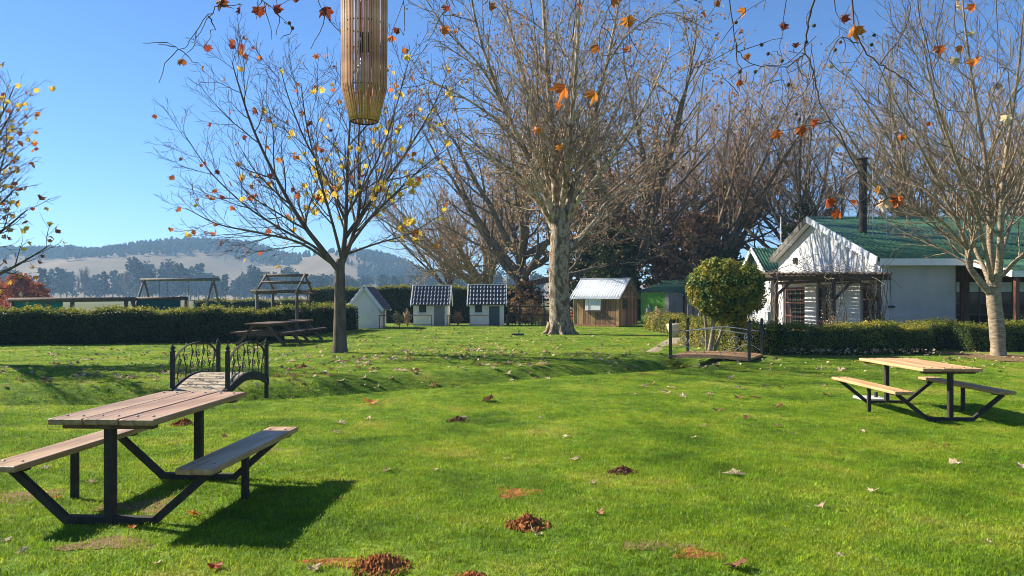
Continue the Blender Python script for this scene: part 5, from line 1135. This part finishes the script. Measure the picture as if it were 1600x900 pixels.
    for px, py in ((452, 36), (457, 44), (1156, 112), (1180, 112), (1200, 84), (1244, 178), (1249, 186), (1222, 95), (1260, 66), (1272, 40), (1366, 55), (1362, 70), (1190, 70), (1150, 35), (1305, 78), (1313, 66), (1232, 132)):
        q = min(nodes, key=lambda n_: (n_[0] - px) ** 2 + (n_[1] - py) ** 2); p = at(px, py, q[2])
        b = link('seed_ball', sb, None, o, loc=p - base); link('stalk', tubes_np([([(0, 0, 0), tuple((q[3] - p) * .5 + Vector((.01, 0, .01))), tuple(q[3] - p)], [.0018] * 3)], 3, 'stalk'), 'twig_dark', b)
overhang()
# ------------------------------------------------------------------ molehills and bare patches
BARE = []
def molehill(label, px, py, wpx, hpx, m, seed, n=46):
    p = G(px, py); k = p.y / F; r = wpx * k / 2; h = hpx * k * .78; rg = random.Random(seed); o = thing('molehill', label, 'molehill', p, group='molehills on the lawn'); BARE.append((p.x, p.y, r * 1.05, r * 1.05, .6))
    V = []; f = []; nr, ns = 9, 28
    for i in range(nr + 1):
        t = i / nr
        for j in range(ns):
            a = 2 * PI * j / ns; rr = r * t * (1 + .16 * math.sin(3 * a + seed) + .1 * math.sin(7 * a + seed)); z = h * .8 * (math.cos(PI * t) * .5 + .5) + rg.gauss(0, h * .09) * (1 - t) - .01 * t
            V.append((rr * math.cos(a), rr * math.sin(a), z))
    for i in range(nr):
        for j in range(ns): l = (j + 1) % ns; f.append((i * ns + j, i * ns + l, (i + 1) * ns + l, (i + 1) * ns + j))
    link('mound', np_mesh('mound', V, f, 4, True), m, o)
    b = MB()
    for i in range(n * 6):
        t = rg.random() ** .8 * 1.22; a = rg.uniform(0, 6.28); s_ = rg.uniform(.005, .014) * (r / .12) ** .5 * (1.5 if rg.random() < .15 else 1); z = h * .8 * (math.cos(PI * min(t, 1)) * .5 + .5); c = Vector((r * t * math.cos(a), r * t * math.sin(a), z + s_ * .35))
        vs = [c + Vector((rg.gauss(0, .25) + x, rg.gauss(0, .25) + y, rg.gauss(0, .25) + zz)) * s_ for x, y, zz in ((1, 0, 0), (-1, 0, 0), (0, 1, 0), (0, -1, 0), (0, 0, 1), (0, 0, -1))]
        b.add(vs, [(0, 2, 4), (2, 1, 4), (1, 3, 4), (3, 0, 4), (2, 0, 5), (1, 2, 5), (3, 1, 5), (0, 3, 5)])
    b.build('clods', m, o, kind='stuff')
molehill('large crumbly red-brown molehill with a dry leaf lying before it', 824, 822, 58, 24, 'soil', 1, 70)
molehill('dark brown molehill alone in the middle of the open lawn', 973, 738, 40, 13, 'soil_dark', 2)
molehill('small dark round molehill with a leaf beside it', 716, 658, 34, 8, 'soil_dark', 3)
molehill('wide red-brown molehill at the bottom edge of the lawn', 594, 886, 82, 24, 'soil', 4, 80)
molehill('small red molehill seen under the near picnic table top', 287, 663, 36, 11, 'soil', 5)
molehill('flat dark molehill almost cut off by the bottom edge', 735, 905, 50, 10, 'soil', 6)
def patch(label, px, py, wpx, hpx, m, seed):
    p = G(px, py); k = p.y / F; rx = wpx * k / 2; q = G(px, py - hpx / 2); q2 = G(px, py + hpx / 2); ry = (q.y - q2.y) / 2; rg = random.Random(seed); BARE.append((p.x, p.y, rx, ry, .0)); V = [(0, 0, .012)]; n = 26
    for i in range(n):
        a = 2 * PI * i / n; s_ = 1 + .25 * math.sin(3 * a + seed) + rg.gauss(0, .1); V.append((rx * math.cos(a) * s_, ry * math.sin(a) * s_, .002))
    o = link('dirt_patch', None or np_mesh('dirt_patch', V, [(0, 1 + i, 1 + (i + 1) % n) for i in range(n)], 3, True), m, None, loc=p); tag(o, label, 'dirt patch', 'bare earth patches in the lawn')
patch('flattened orange soil patch behind the large molehill', 806, 769, 66, 16, 'soil', 1)
patch('thin bare earth patch in the lower lawn, longer one of a pair', 1020, 852, 120, 16, 'dirt', 2)
patch('reddish bare earth patch in the lower lawn, right one of a pair', 1088, 866, 74, 20, 'soil', 3)
patch('bare brown earth under the near picnic table', 232, 790, 120, 24, 'dirt', 4)
patch('dark earth patch beside the wide molehill at the bottom edge', 520, 878, 110, 14, 'soil', 5)
patch('bare earth strip at the left picture edge', 40, 775, 100, 22, 'dirt', 6)
patch('bare brown leaf-strewn ground round the pale tree trunk', 1535, 556, 150, 16, 'dirt', 7)
patch('trodden brown patch at the far foot of the near picnic table', 380, 705, 110, 22, 'dirt', 8)
patch('worn brown ground before the near picnic table base bar', 170, 850, 150, 22, 'dirt', 9)
# ------------------------------------------------------------------ fallen leaves
def fallen(p, size, mname, R, label=None, group=None):
    me = R.choice(curl_set(mname)); o = link('fallen_leaf', me, None, loc=p + Vector((0, 0, .016)), rot=(R.gauss(0, .2), R.gauss(0, .2), R.uniform(0, 6.28))); o.scale = (size,) * 3; tag(o, label, 'leaf', group); return o
def litter():
    R = random.Random(77); near = [
        (1155, 744, 32, 'pale', 'large curled pale leaf alone on the open right lawn, biggest of those there'), (836, 838, 26, 'pale', 'pale folded leaf just before the large molehill'), (1148, 886, 42, 'brown', 'big curled brown leaf at the bottom edge, right of the reddish earth patch'),
        (1280, 792, 18, 'pale', 'small pale leaf on open lawn, below the large curled pale leaf to its right'), (1362, 771, 22, 'pale', 'pale leaf on the right lawn with a dark curled edge'), (895, 719, 18, 'pale', 'pale leaf left of the lone dark molehill, upper one'), (930, 758, 15, 'pale', 'small pale leaf directly below-left of the lone dark molehill'),
        (602, 739, 16, 'pale', 'pale leaf on the lawn right of the near table shadow'), (883, 684, 15, 'pale', 'pale leaf on mid lawn above the lone molehill'), (1082, 686, 12, 'pale', 'small pale leaf on mid lawn, in line with the clipped round tree trunk'), (1097, 667, 14, 'pale', 'pale leaf below the flat footbridge'),
        (1122, 642, 18, 'brown', 'brown leaf pair on the lawn below the flat footbridge'), (1237, 679, 14, 'pale', 'pale leaf left of the orange-brown table, on open grass'), (1347, 676, 12, 'pale', 'pale leaf just before the orange-brown table'), (1497, 725, 22, 'pale', 'pale leaf on the right lawn before the orange-brown table'), (1478, 697, 14, 'brown', 'brown leaf in front of the orange-brown table'),
        (1545, 851, 12, 'pale', 'small pale leaf near the bottom right corner'), (1313, 873, 16, 'pale', 'pale leaf at the bottom edge right of the big curled brown leaf'), (935, 803, 20, 'brown', 'brown leaf right of the large molehill'), (572, 656, 14, 'pale', 'pale leaf on the lawn edge by the ditch bend'), (577, 633, 30, 'orange', 'bright orange leaf with others at the ditch bend'),
        (757, 628, 28, 'brown', 'curled brown leaf cluster on the mid lawn above the small dark molehill'), (726, 655, 14, 'pale', 'pale leaf touching the small dark molehill'), (680, 737, 12, 'pale', 'small pale leaf left of the flattened orange soil patch'), (140, 756, 18, 'pale', 'pale leaf under the left seat of the near table'), (307, 808, 24, 'orange', 'orange and pale leaf beside the near table base bar'),
        (70, 735, 20, 'pale', 'pale leaf behind the left seat of the near table'), (90, 780, 14, 'orange', 'small orange leaf beside the left diagonal leg of the near table'), (30, 864, 22, 'pale', 'white curled leaf in the bottom left corner'), (8, 845, 20, 'pale', 'pale leaf at the left picture edge near the bottom'), (490, 889, 26, 'pale', 'pale leaf next to the wide molehill at the bottom edge'),
        (335, 887, 30, 'orange', 'orange and white leaf at the bottom edge below the near table shadow'), (205, 830, 16, 'orange', 'red-orange leaf against the near table base bar'), (380, 785, 12, 'brown', 'brown leaf at the foot of the right middle leg of the near table'), (528, 662, 20, 'pale', 'pale star-shaped leaf right of the near table right seat'), (520, 677, 16, 'pale', 'pale leaf below the star-shaped one right of the near table'),
        (172, 715, 18, 'pale', 'pale leaf behind the near table post'), (348, 685, 14, 'brown', 'brown leaf between the near table posts'), (510, 615, 26, 'brown', 'brown leaf on the far ditch bank right of the hooped footbridge'), (1600, 735, 20, 'pale', 'pale leaf at the right picture edge'), (243, 884, 16, 'pale', 'pale leaf at the bottom edge left of the orange one'), (1050, 864, 12, 'pale', 'tiny pale leaf between the pair of bare earth patches'),
        (1165, 655, 14, 'brown', 'brown leaf on the lawn below the four-post footbridge right post'), (1212, 667, 14, 'brown', 'brown leaf midway between four-post footbridge and orange-brown table'), (1310, 580, 16, 'pale', 'pale leaf on the grass before the pergola hedge'), (790, 719, 12, 'pale', 'small pale leaf right of the small dark molehill, nearer the camera'), (755, 693, 10, 'brown', 'tiny brown leaf below the small dark molehill'), (845, 655, 12, 'pale', 'pale leaf in mid lawn beyond the small dark molehill')]
    for px, py, sz, c, lab in near:
        p = G(px, py); fallen(p, sz * p.y / F * .95, 'leaf_' + c, R, lab, 'single fallen leaves on the near lawn')
    zones = [('dry fallen leaf lying in the shade round the young yellow-leaved tree', 'leaves under the young tree', 70, lambda: G(R.gauss(560, 75), R.uniform(549, 590)), .20),
             ('dry fallen leaf on the grass between the ditch and the big plane tree', 'leaves across the middle lawn', 75, lambda: G(R.gauss(780, 110), R.uniform(545, 592)), .20),
             ('dry fallen leaf on the grass between hooped footbridge and long dark hedge', 'leaves before the long hedge', 45, lambda: G(R.uniform(5, 420), R.uniform(542, 600)), .20),
             ('dry fallen leaf under the pale-trunked tree by the right hedge', 'leaves under the pale tree', 30, lambda: G(R.uniform(1380, 1598), R.uniform(548, 575)), .14),
             ('dry fallen leaf on the open grass before the four-post footbridge', 'leaves before the four-post footbridge', 22, lambda: G(R.uniform(930, 1350), R.uniform(572, 625)), .20)]
    for lab, grp, n, fn, sz in zones:
        drift = [fn() for _ in range(max(3, n // 7))]
        for _ in range(n):
            c = R.choice(('leaf_pale', 'leaf_pale', 'leaf_brown')); q = R.choice(drift); x, y = q.x + R.gauss(0, .32), q.y + R.gauss(0, .4); fallen(fn() if R.random() < .45 else Vector((x, y, gz(x, y))), sz * R.uniform(.6, 1.1), c, R, lab.replace('dry', 'pale dry' if c == 'leaf_pale' else 'brown dry'), grp)
    pts = []
    for _ in range(2600):
        k = R.random()
        p = G(R.gauss(700, 190), 470 + 82 * R.uniform(.45, 1.15)) if k < .5 else (G(R.uniform(0, 600), R.uniform(512, 600)) if k < .72 else (G(R.uniform(900, 1600), R.uniform(514, 580)) if k < .9 else G(R.uniform(0, 1600), 545 + 60 * R.random() ** 1.5)))
        pts.append(p + Vector((0, 0, .03)))
    link('leaf_litter', quads_np(pts, .095, 6, 'leaf_litter', (0, 0, 1.2), .7), 'litter', None, kind='stuff')
    # leaves resting along the hedge foot on the right and on the house roof edge
    pts = [Vector((R.uniform(7.8, 12.5), 22.75 + R.gauss(0, .12), .05 + R.random() * .12)) for _ in range(170)]
    link('leaf_litter', quads_np(pts, .08, 7, 'leaf_litter', (0, -.3, 1), .8), 'litter', None, kind='stuff')
litter()
# ------------------------------------------------------------------ grass
def make_grass():
    rg = random.Random(12); protos = bpy.data.collections.new('grass_tufts')
    for v in range(4):
        V = []; f = []
        for k in range(30):
            a = rg.uniform(0, 6.28); r = .075 * math.sqrt(rg.random()); x, y = r * math.cos(a), r * math.sin(a); h = rg.uniform(.010, .026); ln = rg.uniform(.3, 1.6) * h; t = rg.uniform(0, 6.28); w_ = rg.uniform(.0014, .0026); ca, sa = math.cos(t), math.sin(t); b = len(V)
            V += [(x - w_ * sa, y + w_ * ca, -.012), (x + w_ * sa, y - w_ * ca, -.012), (x + ca * ln * .4 + w_ * .8 * sa, y + sa * ln * .4 - w_ * .8 * ca, h * .65), (x + ca * ln * .4 - w_ * .8 * sa, y + sa * ln * .4 + w_ * .8 * ca, h * .65), (x + ca * ln, y + sa * ln, h)]
            f += [(b, b + 1, b + 2, b + 3), (b + 3, b + 2, b + 4)]
        me = bpy.data.meshes.new('tuft'); me.from_pydata(V, [], f); me.materials.append(M['blade']); me.polygons.foreach_set('use_smooth', [True] * len(me.polygons)); ob = bpy.data.objects.new('tuft', me); protos.objects.link(ob)
    # carrier: the lawn in view plus a margin
    ys = [3.6]
    while ys[-1] < 47: ys.append(ys[-1] + max(.22, ys[-1] * .018))
    V = []; nx = 90; dens = []
    for y in ys:
        hw = y * .74 + 1.6
        for i in range(nx):
            x = -hw + 2 * hw * i / (nx - 1); V.append((x, y, gz(x, y))); dm = 380 * min(1, (8.0 / y)) ** 1.35
            dm *= .75 + .5 * (math.sin(x * 1.7 + y) * math.cos(y * 1.3 - x * .6) * .5 + .5)
            for bx_, by_, bra, brb, b0 in BARE:
                q = math.hypot((x - bx_) / bra, (y - by_) / brb)
                if q < 1.3: dm *= max(.22 if b0 < .5 else 0, sstep(b0, 1.3, q))
            if (7.2 < x and 22 < y) or (x > 12.5 and y > 27) or (x > 4.8 and 21.0 < y < 23.3 and x < 7.3): dm = 0
            if y > 28 and x < -9.5 - (y - 28) * .02: dm = 0
            dens.append(dm)
    f = [(j * nx + i, j * nx + i + 1, (j + 1) * nx + i + 1, (j + 1) * nx + i) for j in range(len(ys) - 1) for i in range(nx - 1)]
    me = np_mesh('grass', V, f, 4); at_ = me.attributes.new('dens', 'FLOAT', 'POINT'); at_.data.foreach_set('value', np.array(dens, np.float32)); o = link('grass', me, 'blade', kind='stuff')
    ng = bpy.data.node_groups.new('grass', 'GeometryNodeTree'); ng.interface.new_socket('Geometry', in_out='INPUT', socket_type='NodeSocketGeometry'); ng.interface.new_socket('Geometry', in_out='OUTPUT', socket_type='NodeSocketGeometry'); N = ng.nodes; K = ng.links
    gi = N.new('NodeGroupInput'); go = N.new('NodeGroupOutput'); ds = N.new('GeometryNodeDistributePointsOnFaces'); na = N.new('GeometryNodeInputNamedAttribute'); na.data_type = 'FLOAT'; na.inputs['Name'].default_value = 'dens'
    ci = N.new('GeometryNodeCollectionInfo'); ci.inputs['Collection'].default_value = protos; ci.inputs['Separate Children'].default_value = True; ci.inputs['Reset Children'].default_value = True
    ip = N.new('GeometryNodeInstanceOnPoints'); ip.inputs['Pick Instance'].default_value = True
    rr = N.new('FunctionNodeRandomValue'); rr.data_type = 'FLOAT_VECTOR'; rr.inputs[0].default_value = (-.12, -.12, 0); rr.inputs[1].default_value = (.12, .12, 6.28)
    rs = N.new('FunctionNodeRandomValue'); rs.data_type = 'FLOAT'; rs.inputs[2].default_value = .6; rs.inputs[3].default_value = 1.25
    K.new(gi.outputs[0], ds.inputs['Mesh']); K.new(na.outputs[0], ds.inputs['Density']); K.new(ds.outputs['Points'], ip.inputs['Points']); K.new(ci.outputs[0], ip.inputs['Instance'])
    K.new(rr.outputs[0], ip.inputs['Rotation']); K.new(rs.outputs[1], ip.inputs['Scale']); K.new(ip.outputs[0], go.inputs[0])
    md = o.modifiers.new('tufts', 'NODES'); md.node_group = ng
make_grass()
# ------------------------------------------------------------------ far trees and hills
RIDGE = [(-700, 400), (-200, 402), (0, 395), (70, 394), (130, 393), (160, 398), (200, 393), (255, 383), (300, 381), (350, 382), (390, 385), (425, 396), (455, 405), (490, 403), (520, 396), (560, 396), (600, 402), (635, 414), (668, 430), (700, 433), (760, 432), (900, 436), (1100, 444), (1500, 452), (2400, 455)]
def ridge_px(px):
    for (a, b), (c, d) in zip(RIDGE, RIDGE[1:]):
        if a <= px <= c: return b + (d - b) * (px - a) / (c - a)
    return 440
YR_ = 800.0
def hill_z(x, y):
    r = EYE + (HZ - ridge_px(x / YR_ * F + 800)) / F * YR_
    t = sstep(500, YR_, y) if y < YR_ else 1 - .6 * sstep(YR_, 1200, y)
    return -1.5 + (r + 1.5) * t + 2.2 * math.sin(x * .013 + y * .02) * t * (1 - t) * 4 + 1.4 * math.sin(x * .04 + 1.7 * math.sin(y * .03)) * t * (1 - t) * 4
def make_hills():
    xs = [-1060 + i * 12 for i in range(184)]; ys = [480 + i * 14 for i in range(56)]; nx = len(xs)
    me = np_mesh('hills', [(x, y, hill_z(x, y)) for y in ys for x in xs], [(j * nx + i, j * nx + i + 1, (j + 1) * nx + i + 1, (j + 1) * nx + i) for j in range(len(ys) - 1) for i in range(nx - 1)], 4, True)
    link('hills', me, 'hill_grass', kind='structure')
    R = random.Random(3); pts = []; V = []; f = []
    def edge(px):   # lower edge of the plantation as a share of the slope
        return 706 + 18 * math.sin(px * .021) + (-55 if px > 560 else 0) + (46 if 470 < px < 540 else 0) - (18 if px < 200 else 0)
    for _ in range(5200):
        px = R.uniform(-150, 705); y = R.uniform(620, 838); x = (px - 800) / F * y
        if y < edge(px) + R.gauss(0, 5): continue
        if 462 < px < 560 and R.random() < .8: continue
        z = hill_z(x, y); h = R.uniform(4, 7); r = h * R.uniform(.26, .38); b = len(V)
        for k, (rr, zz) in enumerate(((.7, .12), (1, .35), (.6, .72))):
            for j in range(5): a = j * 1.2566 + k * .6 + R.uniform(-.3, .3); V.append((x + r * rr * math.cos(a) * R.uniform(.8, 1.2), y + r * rr * math.sin(a), z + h * zz * R.uniform(.9, 1.1)))
        V.append((x, y, z + h))
        for k in range(2):
            for j in range(5): l = (j + 1) % 5; f += [(b + k * 5 + j, b + k * 5 + l, b + k * 5 + 5 + l), (b + k * 5 + j, b + k * 5 + 5 + l, b + k * 5 + 5 + j)]
        for j in range(5): f.append((b + 10 + j, b + 10 + (j + 1) % 5, b + 15))
    link('plantation', np_mesh('plantation', V, f, 3), 'plantation', None, kind='stuff')
make_hills()
def gum_proto(name, seed, H_, W, leaf='gum_leaf', n=900, clumps=15, bare=False):
    R = random.Random(seed); o = thing(name, 'x', 'tree', (0, 0, -60), group='trees in the far line beyond the hedge'); pts = []; br = [([(0, 0, -.5), (.1, 0, H_ * .5), (0, 0, H_ * .9)], [.3, .22, .06])]; cen = []
    for i in range(clumps):
        z = H_ * (.28 + .68 * (i + .5) / clumps); a = i * 2.4; rr = W * (1 - .55 * abs((z / H_ - .55) / .45)) * R.uniform(.25, .8); c = Vector((rr * math.cos(a), rr * math.sin(a), z)); cen.append(c); br.append(([(0, 0, z * .7), tuple(c * .6 + Vector((0, 0, z * .35))), tuple(c)], [.12, .08, .04]))
        s_ = W * R.uniform(.22, .42)
        for k in range(n // clumps): d = Vector((R.gauss(0, 1), R.gauss(0, 1), R.gauss(0, .8))).normalized() * R.random() ** .45; pts.append(c + d * s_)
    if bare:
        for k in range(420): c = R.choice(cen); e = c + Vector((R.gauss(0, .6), R.gauss(0, .6), R.uniform(.2, 1.6))) * 1.1; br.append(([tuple(c * .8), tuple(c.lerp(e, .5)), tuple(e)], [.06, .05, .035]))
        pts = [p for p in pts if R.random() < .0]
    link('trunk', tubes_np(br[:1], 6, 'trunk'), 'far_twig', o); link('branches', tubes_np(br[1:], 4, 'branches'), 'far_twig', o, kind='stuff')
    if pts: link('crown', quads_np(pts, .95, seed, 'crown'), leaf, o, kind='stuff')
    return o
def far_trees():
    protos = [gum_proto('gum_tree', 101, 14, 4.4), gum_proto('gum_tree', 102, 15, 3.4, clumps=17), gum_proto('gum_tree', 103, 12, 5.2, n=1000), gum_proto('bare_tree', 104, 13, 4.5, bare=True, clumps=24)]
    spots = []   # (picture column, picture row of the top, distance, kind)
    R = random.Random(6)
    for px, py, k in [(8, 418, 0), (-25, 412, 2), (28, 424, 0), (48, 430, 1), (66, 418, 1), (80, 420, 1), (95, 418, 1), (104, 424, 2), (132, 418, 3), (150, 428, 1), (163, 424, 1), (176, 422, 1), (186, 428, 0), (198, 424, 3), (212, 404, 0), (226, 412, 2), (238, 424, 1), (252, 420, 1), (268, 410, 2), (282, 414, 0), (298, 416, 1), (310, 411, 1), (322, 426, 2), (338, 430, 1), (352, 428, 1), (368, 436, 3), (385, 428, 2), (398, 416, 0), (412, 424, 2), (428, 432, 1), (446, 418, 0), (456, 424, 2), (470, 428, 1), (486, 430, 0), (500, 432, 2), (514, 430, 1), (545, 436, 2), (566, 434, 0), (600, 430, 2), (618, 432, 0), (636, 432, 3), (655, 430, 2), (672, 432, 0), (690, 434, 3), (712, 432, 2), (735, 428, 0), (755, 430, 3), (775, 424, 2), (800, 420, 0), (840, 428, 2)]:
        spots.append((px, py, R.uniform(340, 470), k))
    used = set(); seen = {}; marks = [(0, 'at the left picture edge'), (75, 'above the green cloth panels'), (150, 'above the middle of the shade cloth fence'), (215, 'left of the swing frame'), (280, 'seen through the swing frame'), (350, 'just right of the swing frame'), (440, 'behind the climbing frame'), (510, 'left of the young tree trunk'), (600, 'above the gable-on playhouse'), (675, 'above the middle playhouse roof'), (760, 'above the slate-blue-door playhouse roof'), (830, 'behind the post and rail fence')]
    kinds = ('rounded blue-grey gum tree', 'narrow blue-grey gum tree', 'broad low blue-grey gum tree', 'bare twiggy grey-brown tree')
    for px, py, Y, k in spots:
        p = protos[k]; o = p if k not in used else copy_tree(p); used.add(k); H_ = (14, 15, 12, 13.5)[k]; s_ = (EYE + (HZ - py) / F * Y + 1) / H_
        o.location = (X(px, Y), Y, -1); o.scale = (s_, s_, s_); o.rotation_euler = (0, 0, R.uniform(0, 6.28)); m_ = min(marks, key=lambda m_: abs(m_[0] - px)); lab = 'distant ' + kinds[k] + ' ' + m_[1]; seen[lab] = seen.get(lab, 0) + 1; o['label'] = lab if seen[lab] == 1 else lab.replace('distant ', '') + (', next' if seen[lab] == 2 else ', third' if seen[lab] == 3 else ', fourth') + ' from left'
    for i in range(70):
        px = R.uniform(-40, 760); py = R.uniform(428, 440); k = R.choice((0, 1, 2, 2)); Y = R.uniform(420, 520); o = copy_tree(protos[k]); H_ = (14, 15, 12)[k]; s_ = (EYE + (HZ - py) / F * Y + 1) / H_
        o.location = (X(px, Y), Y, -1); o.scale = (s_ * 1.25, s_ * 1.25, s_); o.rotation_euler = (0, 0, R.uniform(0, 6.28)); o['label'] = 'one of the low bluish trees massed in the belt at the foot of the hill'; o['group'] = 'low trees in the belt at the hill foot'
    for px, py, Y, lab in ((106, 383, 690, 'lone broad dark tree on the hill crest at the left'),):
        o = copy_tree(protos[2]); x = X(px, Y); z = hill_z(x, Y); s_ = (EYE + (HZ - py) / F * Y - z) / 12; o.location = (x, Y, z); o.scale = (s_ * 1.1, s_, s_); o['label'] = lab; o['group'] = 'trees on the hill crest'
    for i, px in enumerate((268, 276, 290, 297, 303, 309, 317, 322, 478, 483, 492, 540, 545)):
        o = copy_tree(protos[i % 2]); x = X(px, 797); z = hill_z(x, 797); s_ = R.uniform(.43, .62) if px < 400 else .58; o.location = (x, 797, z); o.scale = (s_,) * 3; o['label'] = 'tiny dark tree standing on the skyline of the hill ' + ('above the swing frame' if px < 400 else 'left of the young tree trunk' if px < 520 else 'right behind the young tree trunk'); o['group'] = 'trees on the hill crest'
far_trees()
def red_trees():
    for lab, px, Y, H_, W, seed in (('red-leaved tree beyond the hedge at the left edge, larger of two', 30, 75, 3.9, 2.6, 111), ('red-leaved tree beyond the hedge at the left edge, lower right one', 58, 80, 3.2, 1.8, 112), ('russet tree cut off by the left edge beyond the hedge', -10, 78, 3.6, 2.0, 113)):
        evergreen(lab, X(px, Y), Y, H_, W, seed, 'red_leaf', 2600, 'red_tree')['group'] = 'red trees beyond the hedge'
red_trees()
# ------------------------------------------------------------------ haze
def haze():
    m = bpy.data.materials.new('haze'); m.use_nodes = True; m.cycles.volume_sampling = 'MULTIPLE_IMPORTANCE'; m.cycles.homogeneous_volume = True; n = m.node_tree; n.nodes.clear(); out = n.nodes.new('ShaderNodeOutputMaterial'); v = n.nodes.new('ShaderNodeVolumePrincipled')
    v.inputs['Color'].default_value = (.40, .68, 1.0, 1); v.inputs['Density'].default_value = HAZE; v.inputs['Anisotropy'].default_value = .1; n.links.new(v.outputs[0], out.inputs['Volume'])
    b = MB().box((-200, 520, 39.5), (2200, 1640, 83)); link('haze', b.mesh('haze'), m, None, kind='stuff')
HAZE = .00045
haze()
